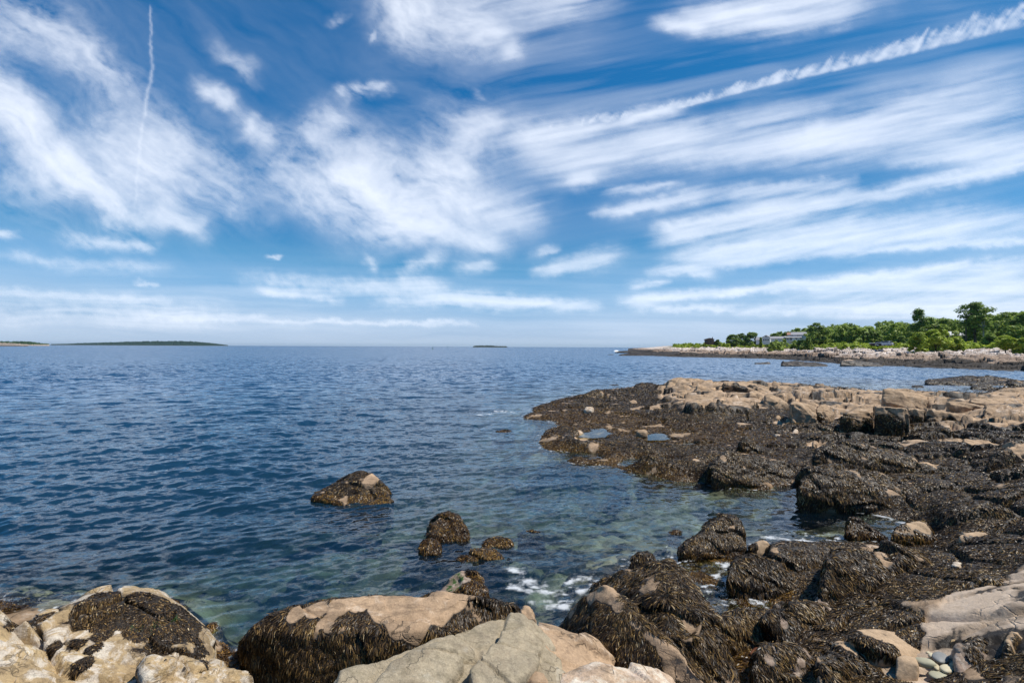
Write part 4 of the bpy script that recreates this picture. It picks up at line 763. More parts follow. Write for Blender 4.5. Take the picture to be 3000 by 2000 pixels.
T('smooth_boulder', 'boulder', 'larger of two smooth tan boulders, long and rounded, at the bottom right', (2680, 1945, 0.35), "2490 1862 .1;2500 1845 .2;2560 1843 .3;2640 1855 .35;2695 1872 .3;2724 1902 .15;2727 1930 .05;2700 1945 0;2640 1925 -.1;2560 1890 -.1", back=0.4, seed=204, mat=M_SMOOTH, weed=0, weedy=[(2530, 1868, 40), (2560, 1880, 36), (2590, 1895, 26), (2620, 1908, 22)], rough=.02, facet=.01)
T('smooth_boulder', 'boulder', 'smaller smooth tan boulder with a blunt end, lowest in the weed', (2560, 1960, 0.3), "2440 1890 .1;2455 1878 .15;2500 1884 .2;2560 1893 .25;2588 1908 .15;2598 1935 .05;2580 1955 0;2540 1945 -.05;2480 1915 -.1", back=0.35, seed=205, mat=M_SMOOTH, weed=0, weedy=[(2455, 1905, 26), (2490, 1925, 28), (2520, 1945, 26)], rough=.02, facet=.01)
T('smooth_boulder', 'boulder', 'smooth tan rock sloping down beside the cobbles', (2660, 2040, 0.3), "2628 1925 .2;2650 1917 .25;2685 1925 .2;2692 1950 .1;2690 2000 .05;2680 2060 0;2640 2060 0;2622 1980 .1", back=0.25, seed=206, mat=M_SMOOTH, weed=0, rough=.03, facet=.01)
T('weedy_boulder', 'boulder', 'weedy boulder with pinkish bare crust at the bottom centre right', (2300, 2060, 0.1), "2195 1960 .1;2210 1915 .25;2240 1890 .35;2300 1886 .4;2360 1900 .4;2400 1940 .3;2430 2000 .2;2440 2080 .1;2250 2080 0", back=0.35, seed=207, lump=.06, fmul=1.1, rough=.05, mat=M_SPECK, bare=[(2250, 1925, 18), (2345, 1935, 16), (2330, 1960, 16), (2270, 1900, 10)], flow=(.6, -.9, 0))
T('weedy_boulder', 'boulder', 'weed curtained boulder under the smaller smooth tan boulder', (2500, 2070, 0.2), "2390 1920 .3;2440 1905 .4;2520 1940 .35;2590 1965 .3;2620 2000 .2;2640 2070 .1;2480 2090 0;2420 2000 .1", back=0.3, seed=208, lump=.08, fmul=1.3, rough=.05, flow=(.7, -.9, 0))
T('pale_slab', 'rock', 'small pale flat slab at the bottom edge between weedy boulders', (2430, 2030, 0.3), "2395 1985 .1;2410 1962 .15;2440 1972 .15;2470 2000 .1;2475 2030 0;2420 2030 0", back=0.2, seed=209, mat=M_SMOOTH, weed=0, rough=.03)
T('barnacled_boulder', 'boulder', 'barnacled boulder half draped in weed beside the cobbles', (2880, 2030, 0.35), "2798 1935 .1;2805 1900 .2;2835 1872 .3;2875 1862 .35;2915 1880 .3;2945 1925 .2;2975 1975 .1;2990 2040 0;2900 2050 0;2810 1975 0", back=0.3, seed=210, mat=M_SPECK, weed=.0, weedy=[(2860, 1870, 34), (2900, 1890, 30), (2920, 1930, 30), (2850, 1915, 30), (2940, 1965, 26), (2875, 1955, 24)], rough=.04, fmul=.7)
T('dark_boulder', 'boulder', 'dark sided boulder with a tan crown cut by the right edge', (3010, 1995, 0.5), "2944 1930 0;2950 1880 .1;2962 1850 .2;3000 1846 .3;3060 1850 .3;3080 1900 .2;3080 2000 0;2970 2000 -.05", back=0.35, seed=211, mat=M_SMOOTH, weed=.0, weedy=[(2990, 1900, 40), (2955, 1900, 20), (2980, 1960, 50)], rough=.03, fmul=.5)
T('oval_stone', 'rock', 'upright oval yellow stone leaning in the crack above the cobbles', (2792, 1908, 0.5), "2784 1885 0;2786 1872 .03;2797 1871 .04;2804 1885 .02;2803 1905 0;2790 1908 0", back=0.08, seed=212, mat=M_PALE, weed=0, rough=.02, facet=.0, vr=.002)
M_RED = rock_mat('rust_rock', (0.16, 0.045, 0.018), (0.10, 0.03, 0.012), white=0, crack=0, s=2)
T('rust_stone', 'rock', 'rust red stone in the puddle right of the ridged boulder', (2225, 1930, 0.02), "2195 1915 0;2210 1896 .1;2235 1895 .12;2248 1912 .08;2246 1930 0;2210 1932 0", back=0.2, seed=213, mat=M_RED, weed=0, rough=.03)
for i, (lb, x, y, rx, ry, z) in enumerate([
 ('flat pale stone resting on weed above the long low boulder', 2668, 1412, 20, 5, .5), ('little pale stone just left of the sunlit tan wedge', 2622, 1404, 9, 4, .45), ('pale stone pair right of the sunlit tan wedge', 2800, 1398, 16, 6, .55),
 ('thin pale slab beneath the tilted boulder', 2915, 1386, 24, 6, .65), ('pale flake by the waterline below the long low boulder', 2815, 1508, 14, 4, .45), ('flat pale slab beside the inlet mouth in the weed', 2545, 1612, 34, 7, .28),
 ('tiny tan stone between the inlet slab and the rounded boulder', 2640, 1616, 16, 4, .35), ('flat tan stone below the rounded boulder', 2868, 1613, 20, 5, .5), ('pale stone on the weedy bank below the rounded boulder', 2802, 1652, 10, 6, .55),
 ('narrow pale stone lower on the same weedy bank', 2842, 1672, 12, 5, .6), ('pale stone in weed at the right edge above the bare ledge', 2922, 1700, 16, 8, .75), ('pinkish stone stranded below the largest weedy boulder', 2590, 1790, 16, 7, .5),
 ('tan stone bedded in weed left of the long smooth boulder', 2468, 1838, 12, 9, .35), ('small pale stone left of the pale split slab', 2280, 1222, 9, 6, .5), ('pale stone on dark weed under the pale split slab', 2278, 1272, 10, 3, .35),
 ('low pale stone near the black crag', 2258, 1346, 9, 4, .3), 
 ('pale stone just above the second rock pool', 1880, 1262, 16, 4, .3), ('pale flake beside the foot of the upper platform', 1725, 1196, 14, 5, .38),
 ('longer pale chip right along the weedy rise', 1855, 1176, 12, 5, .5), ('tan cube of rock under the pale split slab', 2310, 1232, 10, 8, .45),
 ('tan stone at the corner below the split slab', 2330, 1262, 8, 6, .4), ('flat pale stone by the green puddle', 2386, 1298, 5, 9, .35), ('pale stone below the second long block', 2850, 1262, 18, 4, .75)]):
    b = at_z(x, y+ry, z); w = 1
    T('stone', 'rock', lb, (x, y+ry, z), f"{x-rx} {y+.4*ry} .1;{x-.7*rx} {y-.7*ry} .3;{x} {y-ry} .4;{x+.75*rx} {y-.6*ry} .3;{x+rx} {y+.5*ry} .1;{x+.3*rx} {y+ry} 0;{x-.5*rx} {y+ry} 0", back=.25, fall=.3, deep=.25, seed=300+i, mat=[M_TAN, M_BLOCK, M_PINK][i % 3], weed=0, rough=.05, facet=.08, vr=.0024)
# cobbles in the gap at the bottom right
CB = [(2718,1948,28,15,-12,0),(2737,1926,13,7,30,1),(2765,1933,34,10,28,3),(2752,1960,20,7,40,2),(2783,1966,25,9,22,1),(2804,1955,15,7,20,2),(2830,1960,18,7,25,3),(2832,1978,18,9,14,1),(2826,1992,17,8,12,2),(2864,1962,11,11,0,1),(2880,1972,13,11,30,2),(2905,1985,15,10,28,4),(2760,1985,30,9,10,0),(2858,1990,12,6,10,1),(2876,1993,10,6,-10,0),(2745,1975,14,5,30,1),(2775,1946,12,4,25,2),(2728,1918,7,5,10,1),(2880,2003,16,7,5,1),(2815,2008,18,8,5,2),(2795,1988,9,6,30,0),(2845,1950,9,5,30,0)]
cm = [plain('olive_cobble', (.36, .33, .22), .7, 0, .25, 20), plain('cream_cobble', (.52, .45, .30), .7, 0, .2, 20), plain('sand_cobble', (.45, .37, .23), .7, 0, .2, 20), plain('slate_cobble', (.20, .20, .19), .6, 0, .3, 20), plain('orange_cobble', (.50, .33, .13), .7, 0, .2, 20)]
cn = ['olive', 'cream', 'sand coloured', 'slate grey', 'orange']
wh = ['lying against the smooth rock', 'near the top of the gap', 'in the middle of the gap', 'at the lower edge of the gap', 'at the right end of the gap']
bm = bmesh.new(); bmesh.ops.create_icosphere(bm, subdivisions=4, radius=1); base = bpy.data.meshes.new('cob'); bm.to_mesh(base); bm.free()
BV, _ = verts_of(base); BF = np.array([list(p.vertices) for p in base.polygons]); bpy.data.meshes.remove(base)
cl_ = {0: 'large olive cobble lying against the smooth rock', 1: 'small cream cobble at the top of the gap', 2: 'big slate grey cobble, longest of the heap', 11: 'orange cobble at the right end of the heap', 12: 'broad olive cobble at the bottom left of the heap', 4: 'long cream cobble in the middle of the heap', 6: 'narrow slate grey cobble touching the barnacled boulder', 9: 'round cream cobble propped on its neighbour', 10: 'round sand coloured cobble behind the orange one', 7: 'plump cream cobble right of the middle'}
for i, (x, y, rx, ry, an, m) in enumerate(CB):
    z = .50 if i < 12 else .47
    c = at_z(x, y+ry*.5, z); k = c[1]/FOC; e = rays(x, y); 
    V = BV.astype(float).copy(); V = np.sign(V)*np.abs(V)**.85*np.array([rx*k, rx*k*.62, ry*k*.8]); V *= 1+.10*fbm3(V+i, 5, 3, i)[:, None]
    a = R(-an); ca, sa = math.cos(a), math.sin(a); V = np.stack([V[:, 0]*ca-V[:, 2]*sa*.3, V[:, 1]+V[:, 0]*sa*-1.0, V[:, 2]+.25*V[:, 0]*sa], -1)
    o = link('cobble', mesh_np('cobble', V, BF, cm[m]), None, c+np.array([0, .04, ry*k*.55]))
    tag(o, cl_.get(i, f'small {cn[m]} cobble filling the heap beside the barnacled boulder'), 'cobble', 'cobbles heaped in the gap between boulders')
# ------------------------------------------------------------------ headland across the inlet
SP = np.array([(1840,1038.5),(1900,1041.5),(1960,1044.5),(2000,1046),(2150,1048),(2300,1053),(2370,1058),(2440,1064),(2500,1071),(2560,1073),(2640,1074.5),(2700,1077),(2800,1081),(2900,1085),(3000,1089),(3200,1098),(3600,1115)], float)
nr, nc = 420, 1100
pc = np.linspace(1840, 3560, nc)
shp = np.interp(pc, SP[:, 0], SP[:, 1]); S0 = at_z(pc, shp, np.zeros(nc)); rs = np.hypot(S0[:, 0], S0[:, 1]); aa = np.arctan2(S0[:, 0], S0[:, 1])
tt = np.concatenate([np.linspace(-0.10, 0.75, 320), np.linspace(0.76, 3.2, 100)])
hp_t = [-.10, 0, .04, .10, .2, .45, .7, 1.0, 1.4, 3.2]; hp_h = [-1.6, 0.05, .55, .95, 1.7, 3.15, 3.9, 5.3, 6.2, 8]
def head_h(px, t):
    f = np.interp(px, [1780, 1840, 1900, 1960, 2010], [0, .12, .40, .80, 1]); g = np.interp(px, [1900, 2400, 3000], [1, 1, .95])
    h = np.interp(t, hp_t, hp_h)
    return np.where(h > 0, h*f*g-(1-f)*0.5, h)
R2 = rs[None]*(1+tt[:, None]); X = (R2*np.sin(aa)[None]).ravel(); Y = (R2*np.cos(aa)[None]).ravel()
PX = np.repeat(pc[None], nr, 0).ravel(); TT = np.repeat(tt[:, None], nc, 1).ravel()
H = head_h(PX, TT+0.03*fbm2(X/14, Y/14, 4, 500)-0.01)
def hb(x, y, s, sx, sy):
    wx = x+0.6*sx*fbm2(x/sx/1.5, y/sx/1.5, 3, s+50); wy = y+0.6*sx*fbm2(x/sx/1.5+9, y/sx/1.5, 3, s+60)
    c, s_ = math.cos(R(-8)), math.sin(R(-8)); return voro2((wx*c+wy*s_)/sx, (-wx*s_+wy*c)/sy, s)
rocky = np.maximum(sst(0.72, 0.6, TT), sst(1985, 1945, PX))
_, E, a1, a2, ox, oy = hb(X, Y, 501, 6.5, 4.5); _, E2, b1, b2, ox2, oy2 = hb(X, Y, 511, 2.4, 1.6); _, E3, c1_, c2_, ox3, oy3 = hb(X, Y, 521, 1.1, 0.8)
d = (0.9*a1+1.2*ox*a2)*sst(0, .04, E)-0.9*(1-sst(0, .1, E))+(0.45*b1+.6*ox2*b2)*sst(0, .06, E2)-0.4*(1-sst(0, .14, E2))+(0.13*c1_)*sst(0, .1, E3)-0.12*(1-sst(0, .2, E3))
Z = H+d*rocky*(0.35+0.65*sst(-.2, .8, H))*0.8+0.12*fbm2(X/1.0, Y/1.0, 3, 505)*rocky
nh = fbm2(X/5, Y/5, 4, 530)
weed = sst(1.7, .9, H+.4*(Z-H)+0.5*nh)*0.95
weed = np.maximum(weed, rocky*.8*np.maximum(1-sst(0, .10, E), .8*(1-sst(0, .16, E2))))  # crevice shade painted in through the weed mask, so cracks look deeper
ped = sst(0.62, 0.72, TT+0.08*nh)*sst(1945, 1985, PX)
P = np.stack([X, Y, Z], -1)
t = NT('headland_ground')
co = t.n('ShaderNodeTexCoord').outputs['Object']
n1 = t.noise(co, 0.25, 5, .6); n2 = t.noise(co, 1.6, 6, .7); n3 = t.noise(t.n('ShaderNodeMapping', {'Vector': co, 'Scale': (1, 1, 5)}).outputs[0], 0.8, 5, .7)
c = t.mix(t.ramp(n2, [(.35, 0.), (.65, 1.)]), (0.17, 0.115, 0.075), (0.42, 0.30, 0.215))
c = t.mix(t.math('MULTIPLY', t.ramp(n3, [(.42, 0.), (.56, 1.)]), t.attr('pale')), c, (0.78, 0.68, 0.60))
c = t.mix(t.ramp(t.math('ADD', t.attr('weed'), t.math('MULTIPLY', t.math('SUBTRACT', n2, .5), .8)), [(.40, 0.), (.55, 1.)]), c, (0.035, 0.026, 0.018))
c = t.mix(t.attr('green'), c, t.mix(n2, (0.035, 0.06, 0.012), (0.09, 0.13, 0.03)))
b = t.n('ShaderNodeBsdfPrincipled', {'Base Color': c, 'Roughness': .85, 'Normal': t.n('ShaderNodeBump', {'Strength': .8, 'Distance': .25, 'Height': n2}).outputs[0]})
M_HG = t.out(b.outputs[0])
o = link('headland_ground', mesh_np('headland_ground', P, grid_faces(nr, nc), M_HG, {'weed': weed, 'green': ped, 'pale': sst(1.6, 2.6, H+.6*nh)})); tag(o, kind='structure')
def hp_at(px, dist):
    """a point of the headland's ground on the bearing of px, dist metres ahead"""
    r = rays(px, 1018.0); s = dist/r[1]; x, y = r[0]*s, r[1]*s
    k = np.interp(px, pc, rs); return np.array([x, y, float(head_h(np.array([px]), np.array([math.hypot(x, y)/k-1]))[0])])

# ------------------------------------------------------------------ leaves
def leaf_mat(name, stops):
    t = NT(name); c = t.ramp(t.attr('tone'), stops)
    d_ = t.n('ShaderNodeBsdfPrincipled', {'Base Color': c, 'Roughness': .55, 'Specular IOR Level': .3}); tr = t.n('ShaderNodeBsdfTranslucent', {'Color': c})
    m = t.n('ShaderNodeMixShader', {0: .4}); t.t.links.new(d_.outputs[0], m.inputs[1]); t.t.links.new(tr.outputs[0], m.inputs[2]); return t.out(m.outputs[0])
L_DARK = leaf_mat('dark_leaves', [(0, (.08, .13, .03)), (.6, (.21, .31, .06)), (1, (.36, .44, .12))])
L_MID = leaf_mat('green_leaves', [(0, (.13, .20, .035)), (.6, (.30, .40, .07)), (1, (.45, .52, .14))])
L_LIGHT = leaf_mat('bright_leaves', [(0, (.20, .27, .03)), (.6, (.44, .54, .06)), (1, (.58, .64, .12))])
M_BARK = plain('bark', (.085, .065, .05), .9); M_BARKP = plain('pale_bark', (.30, .28, .25), .9)
def clumps(cs, rads, nleaf, size, rg, flat=0.7):
    """leaf cards round clump centres; returns verts, faces, tone"""
    Vs = []; T_ = []
    for c, r in zip(cs, rads):
        n = int(nleaf*(r/np.mean(rads))**1.5)+4
        d = rg.normal(size=(n, 3)); d /= np.linalg.norm(d, axis=1, keepdims=True)
        p = c+d*r*np.array([1, 1, flat])*(rg.random((n, 1))**.35)
        nrm = .8*d+rg.normal(0, .5, (n, 3))+np.array([.25, -.1, .85]); nrm /= np.linalg.norm(nrm, axis=1, keepdims=True)
        a = np.cross(nrm, rg.normal(size=(n, 3))); a /= np.linalg.norm(a, axis=1, keepdims=True); b = np.cross(nrm, a)
        s = size*(.5+rg.random((n, 1)))*.5
        q = np.stack([p-a*s, p-b*s*.55, p+a*s, p+b*s*.55], 1)
        Vs.append(q.reshape(-1, 3)); ct = rg.normal(.5, .16)
        T_.append(np.repeat(np.clip(ct+rg.normal(0, .17, n), 0, 1), 4))
    V = np.concatenate(Vs); return V, np.arange(len(V)).reshape(-1, 4), np.concatenate(T_)
def limb(bm_pts, rad0, rad1, k=6):
    V = []; F = []
    n = len(bm_pts)
    for i, p in enumerate(bm_pts):
        r = rad0+(rad1-rad0)*i/(n-1)
        for j in range(k):
            a = 2*math.pi*j/k; V.append((p[0]+r*math.cos(a), p[1]+r*math.sin(a), p[2]))
    for i in range(n-1):
        for j in range(k): F.append((i*k+j, i*k+(j+1) % k, (i+1)*k+(j+1) % k, (i+1)*k+j))
    return V, F
def tree(label, cat, px, dist, ytop, hw, mat, seed, shape='round', name='broadleaf_tree', ybase=None, trunk=0.3, leaf=0.5, ncl=70, nleaf=46, bark=None, group=None, trunks=None):
    rg = np.random.default_rng(seed); b = hp_at(px, dist)
    top = at_d(px, ytop, dist)[2]; w = hw*dist/FOC; Ht = top-b[2]
    root = bpy.data.objects.new(name, None); COL.objects.link(root); root.location = b; tag(root, label, cat, group)
    c0 = trunk*Ht; ch = Ht-c0
    cs = []; rd = []
    while len(cs) < ncl:
        u = rg.random(); th = rg.random()*6.283
        prof = {'round': math.sqrt(max(0, 1-(2*u-1)**2))*(.9+.1*rg.random()), 'cone': (1-u)**.7*(.55+.45*rg.random()) if u > .12 else .8, 'ragged': (.72+.28*math.sin(u*11+2.1*th))*math.sqrt(max(0, 1-(1.7*u-.7)**2)), 'dome': math.sqrt(max(0, 1-u*u))}[shape]
        r = prof*w*(rg.random()**.4)*(1+.12*math.sin(3*th+seed)); cs.append(np.array([r*math.cos(th), r*math.sin(th), c0+u*ch*.94])); rd.append(min(w, ch)*(.16+.10*rg.random()))
    V, F, T_ = clumps(cs, rd, nleaf, leaf, rg)
    link('crown', mesh_np('crown', V, F, mat, {'tone': T_}, smooth=False), root)
    tv = []; tf = []
    for (tx, lean) in (trunks or [(0, .05)]):
        pts = [(tx*w+lean*w*s*s, 0.1*w*math.sin(3*s+seed)*s, s*Ht*.85-(0.5 if s == 0 else 0)) for s in np.linspace(0, 1, 7)]
        v, f = limb(pts, .018*Ht+.06, .03); o_ = len(tv); tv += v; tf += [tuple(i+o_ for i in q) for q in f]
    for i in range(7):
        c = cs[rg.integers(len(cs))]; z0 = c0*(.7+.5*rg.random()); v, f = limb([(0, 0, z0), (c[0]*.5, c[1]*.5, (z0+c[2])/2+.2), tuple(c)], .05+.006*Ht, .02, 5); o_ = len(tv); tv += v; tf += [tuple(j+o_ for j in q) for q in f]
    link('trunk', mesh_np('trunk', tv, tf, bark or M_BARK), root)
    return root
TR = [('round leafy tree, left half of the pair beside the dark cabin', 2150, 300, 979, 24, L_DARK, 'round', .12),
 ('broad dark tree, right half of the pair left of the white gabled house', 2203, 300, 973, 27, L_DARK, 'dome', .15),
 ('low tree filling the gap behind the pair of dark trees', 2172, 320, 975, 16, L_DARK, 'round', .15),
 ('small round tree just right of the dark cabin', 2103, 300, 994, 9, L_DARK, 'dome', .0),
 ('slim green tree standing before the white gabled house', 2229, 262, 986, 5, L_MID, 'cone', .05),
 ('tree between the white gabled house and the long roofed house', 2274, 300, 974, 17, L_DARK, 'round', .1),
 ('rounded tree behind the left wing of the long roofed house', 2303, 330, 972, 20, L_DARK, 'dome', .1),
 ('big dense tree just right of the long roofed house', 2392, 225, 943, 33, L_DARK, 'round', .08),
 ('tall bushy tree in the middle of the wooded ridge', 2492, 225, 946, 32, L_MID, 'round', .08),
 ('olive green tree right of the tall bushy ridge tree', 2556, 200, 966, 22, L_MID, 'round', .05),
 ('small dark fir above the parked car', 2640, 170, 983, 15, L_DARK, 'dome', .0),
 ('great dark tree standing highest left of the white hipped roof', 2692, 180, 902, 47, L_DARK, 'cone', .10),
 ('yellow green tree leaning over the white hipped roof', 2775, 185, 932, 38, L_MID, 'round', .1),
 ('green tree in front of the wood between the two tallest trees', 2740, 178, 948, 26, L_MID, 'round', .1),
 ('leafy tree at the right of the tall open crowned tree', 2945, 180, 911, 36, L_MID, 'round', .12),
 ('wide tree reaching the right edge of the wood', 3002, 170, 916, 42, L_MID, 'dome', .12),
 ('pale green tree low at the right end of the wood', 2975, 150, 948, 30, L_MID, 'round', .05),
 ('bright green tall bush in front of the great dark tree', 2692, 138, 968, 24, L_LIGHT, 'dome', .0),
 ('bright spreading tree left of the white hipped roof', 2742, 140, 962, 34, L_LIGHT, 'round', .02),
 ('yellow green bush below the white hipped roof', 2800, 145, 987, 24, L_LIGHT, 'dome', .0),
 ('low tree by the foot of the tall open crowned tree', 2905, 150, 975, 26, L_MID, 'dome', .0),
 ('little crooked tree growing on the beach rocks at the right', 2945, 122, 984, 25, L_LIGHT, 'round', .3),
 ('tall bush at the right edge above the beach rocks', 2995, 120, 988, 22, L_LIGHT, 'dome', .0),
 ('shrubby tree below the big dense tree', 2368, 205, 987, 12, L_MID, 'dome', .0)]
for i, (lb, px, ds, yt, hw, mt, shp_, tk) in enumerate(TR):
    tree(lb, 'tree' if 'bush' not in lb else 'bush', px, ds, yt, hw, mt, 700+i, shp_, trunk=tk, leaf=0.62 if ds < 200 else .8, nleaf=62, name='broadleaf_tree' if 'bush' not in lb else 'bush')
tree('tallest tree, an open ragged crown on several bare trunks', 'tree', 2858, 165, 884, 50, L_DARK, 760, 'ragged', trunk=.30, leaf=.6, ncl=95, nleaf=60, trunks=[(-.05, .1), (.02, 0), (-.55, .15)])
tree('slender pale trunked tree right of the tallest tree', 'tree', 2882, 160, 905, 22, L_MID, 761, 'ragged', trunk=.45, leaf=.6, ncl=40, nleaf=50, bark=M_BARKP)

# wood on the ridge and scrub on the slope, masses that nobody could count
rg = np.random.default_rng(77)
ridge = np.interp
cs = []; rd = []
for i in range(520):
    px = rg.uniform(2255, 3500); dd = rg.uniform(.78, 1.5)*np.interp(px, [2250, 2500, 3000, 3500], [300, 270, 215, 200])
    yt = np.interp(px, [2250, 2330, 2400, 2470, 2560, 2600, 2650, 2720, 2800, 2900, 3000, 3500], [975, 967, 958, 955, 950, 944, 944, 936, 930, 926, 915, 905])+rg.normal(0, 4)+6*math.sin(px/21)+14*rg.random()**1.5
    low = px < 2385 and dd < 312
    if low: dd = rg.uniform(205, 250); yt = rg.uniform(993, 1006)
    if 2738 < px < 2842 and dd < 200: yt = rg.uniform(981, 990)
    b = hp_at(px, dd); top = at_d(px, yt, dd)[2]; w = rg.uniform(3.0, 4.6)*(.55 if low else 1)
    for k in range(26):
        u = rg.random(); th = rg.random()*6.283; r = w*math.sqrt(max(0, 1-u*u))*(rg.random()**.4)
        cs.append(np.array([b[0]+r*math.cos(th), b[1]+r*math.sin(th), max(b[2]+.5, b[2]+(top-b[2])*(.15+.82*u))])); rd.append(w*.3)
V, F, T_ = clumps(cs, rd, 17, 1.1, rg)
o = link('woodland', mesh_np('woodland', V, F, L_MID, {'tone': T_}, smooth=False)); tag(o, kind='stuff')
cs = []; rd = []
for i in range(1900):
    px = rg.uniform(1972, 3450); k = np.interp(px, pc, rs); t_ = rg.uniform(.56, 1.5) if px > 2080 else rg.uniform(.62, 1.2)
    if rg.random() < .35: t_ = rg.uniform(.52, .75)
    if 2546 < px < 2606 and t_ < .9 and k*(1+t_) < 166: continue
    b = hp_at(px, k*(1+t_)*math.cos(math.atan((px-1500)/FOC)))
    w = rg.uniform(.8, 1.9)*np.interp(px, [1970, 2100, 3000], [.7, 1, 1]); hgt = w*rg.uniform(.55, 1.0)*np.interp(px, [1970, 2200, 2500], [1.7, 1.15, 1.0])
    for j in range(9):
        u = rg.random(); th = rg.random()*6.283; r = w*math.sqrt(max(0, 1-u*u))*(rg.random()**.4)
        cs.append(np.array([b[0]+r*math.cos(th), b[1]+r*math.sin(th), b[2]+.2+1.3*hgt*u])); rd.append(w*.36)
V, F, T_ = clumps(cs, rd, 15, .75, rg)
o = link('scrub', mesh_np('scrub', V, F, L_LIGHT, {'tone': T_}, smooth=False)); tag(o, kind='stuff')

# ------------------------------------------------------------------ spits and reefs off the headland
for i, (lb, base, pts, bk) in enumerate([
 ('far low spit of dark rock running out from the headland tip', (1880, 1034, 0), "1802 1031 0;1815 1028.5 1;1850 1027 3;1870 1025.5 5;1890 1026.5 6;1930 1026.5 8;1975 1022 12;1990 1034 0;1880 1035 0", 14),
 ('near spit of brown rock below the headland tip', (1900, 1042, 0), "1812 1039.5 0;1830 1036.5 2;1850 1034 4;1890 1034.5 6;1940 1033 8;1990 1029 12;2010 1046 0;1900 1043 0;1840 1040.5 0", 12),
 ('thin dark rock awash left of the near spit', (1790, 1039.5, -.05), "1779 1039 0;1785 1037.6 .5;1796 1038 .5;1799 1039.3 0", 3),
 ('long thin reef awash in the middle of the inlet', (2240, 1067, -.05), "2210 1064.5 0;2216 1063 .5;2240 1064.5 1;2250 1063 1;2258 1065 .5;2257 1067.5 0;2235 1067.5 0", 3),
 ('long flat dark reef shelf under the headland', (2350, 1073, 0), "2289 1069 0;2292 1060 2;2330 1057 5;2400 1062 3;2424 1069 1;2420 1073 0;2340 1073 0", 3),
 ('tilted tan topped shelf rock at the headland waterline', (2480, 1073, 0), "2463 1068 0;2464 1057 1;2480 1054 2;2515 1056 3;2575 1064 1.5;2590 1074 0;2500 1074 0", 5)]):
    rock('reef_rock', 'rock', lb, base, pts, back=bk, fall=.3, seed=600+i, weed=1 if i != 5 else .8, mat=M_HEAD, vr=.0016, wtop=(None if i != 5 else 1.3), rough=.03, facet=.06, sm=1, deep=1.0, dens=0)
# islands and ridges on the horizon
def island(name, label, px0, px1, ys, dist, depth, m, ground=1013.0, seed=0, cat='island', rocky=0.0, jag=1.0):
    n = 360; pxs = np.linspace(px0, px1, n); m_ = 14
    X = np.array(ys, float); yt = np.interp(pxs, X[:, 0], X[:, 1])
    V = []
    rg = np.random.default_rng(seed)
    for j in range(m_):
        s = j/(m_-1); prof = math.sin(math.pi*min(1, s*1.0))**.5 if 0 < s < 1 else 0
        dd = dist+depth*(s-.0)
        hz = 1015.3+.0045*(pxs-1500)
        top = (hz-yt)*dist/FOC+EYE
        h = np.maximum(top, 0.3)*prof*(1+.40*jag*fbm2(pxs/2.6, np.full(n, j*3.1), 3, seed))+0*pxs-1.0*(s in (0, 1))
        q = at_d(pxs, np.full(n, 1018.), dd); q[:, 2] = np.where((s == 0) | (s == 1), -1.5, h); V.append(q)
    V = np.concatenate(V)
    o = link(name, mesh_np(name, V, grid_faces(m_, n), m, smooth=False)); return tag(o, label, cat)
def far_mat(name, a, b, lo, z0, z1):
    t = NT(name); co = t.n('ShaderNodeNewGeometry').outputs['Position']; sx = t.n('ShaderNodeSeparateXYZ', {0: co}).outputs[2]
    n = t.noise(co, .02, 5, .7); c = t.mix(t.ramp(t.noise(co, .06, 5, .7), [(.4, 0.), (.6, 1.)]), a, b)
    z = t.n('ShaderNodeMapRange', {0: t.math('ADD', sx, t.math('MULTIPLY', n, z1-z0)), 1: z0+.5*(z1-z0), 2: z1+.5*(z1-z0), 3: 1., 4: 0.}).outputs[0]
    return t.out(t.n('ShaderNodeBsdfDiffuse', {'Color': t.mix(z, c, lo)}).outputs[0])
island('wooded_island', 'long low wooded island on the horizon at the left', 148, 668, [(148, 1008), (200, 1006.5), (250, 1004.5), (300, 1003), (400, 1000.5), (450, 999.5), (530, 999), (570, 1000.5), (610, 1004), (650, 1008.5), (668, 1011)], 3600, 500, far_mat('far_wood', (.015, .032, .022), (.03, .055, .035), (.14, .13, .12), 1, 3), seed=1)
island('wooded_point', 'pale rocky point with trees at the left edge of the horizon', -90, 145, [(-90, 996), (0, 999.5), (30, 1001), (50, 999.5), (80, 1001), (95, 1001), (110, 1004), (145, 1007.5)], 1500, 160, far_mat('point_wood', (.05, .09, .03), (.03, .06, .03), (.36, .29, .23), 3.5, 5), seed=2)
island('rock_point', 'bare pinkish rock ledge in front of the left horizon point', -90, 82, [(-90, 1003), (0, 1004), (30, 1005), (60, 1007.3), (82, 1009)], 1050, 60, far_mat('point_rock', (.36, .30, .24), (.28, .23, .19), (.10, .08, .07), 1.0, 1.6), seed=3, cat='rock')
island('low_island', 'small low dark island alone on the open horizon', 1386, 1486, [(1386, 1014.6), (1392, 1012.3), (1430, 1012), (1442, 1012.6), (1450, 1013.4), (1460, 1013.8), (1480, 1013.8), (1486, 1015)], 2400, 120, far_mat('islet', (.03, .045, .035), (.05, .06, .045), (.06, .06, .05), 1, 2), seed=4)
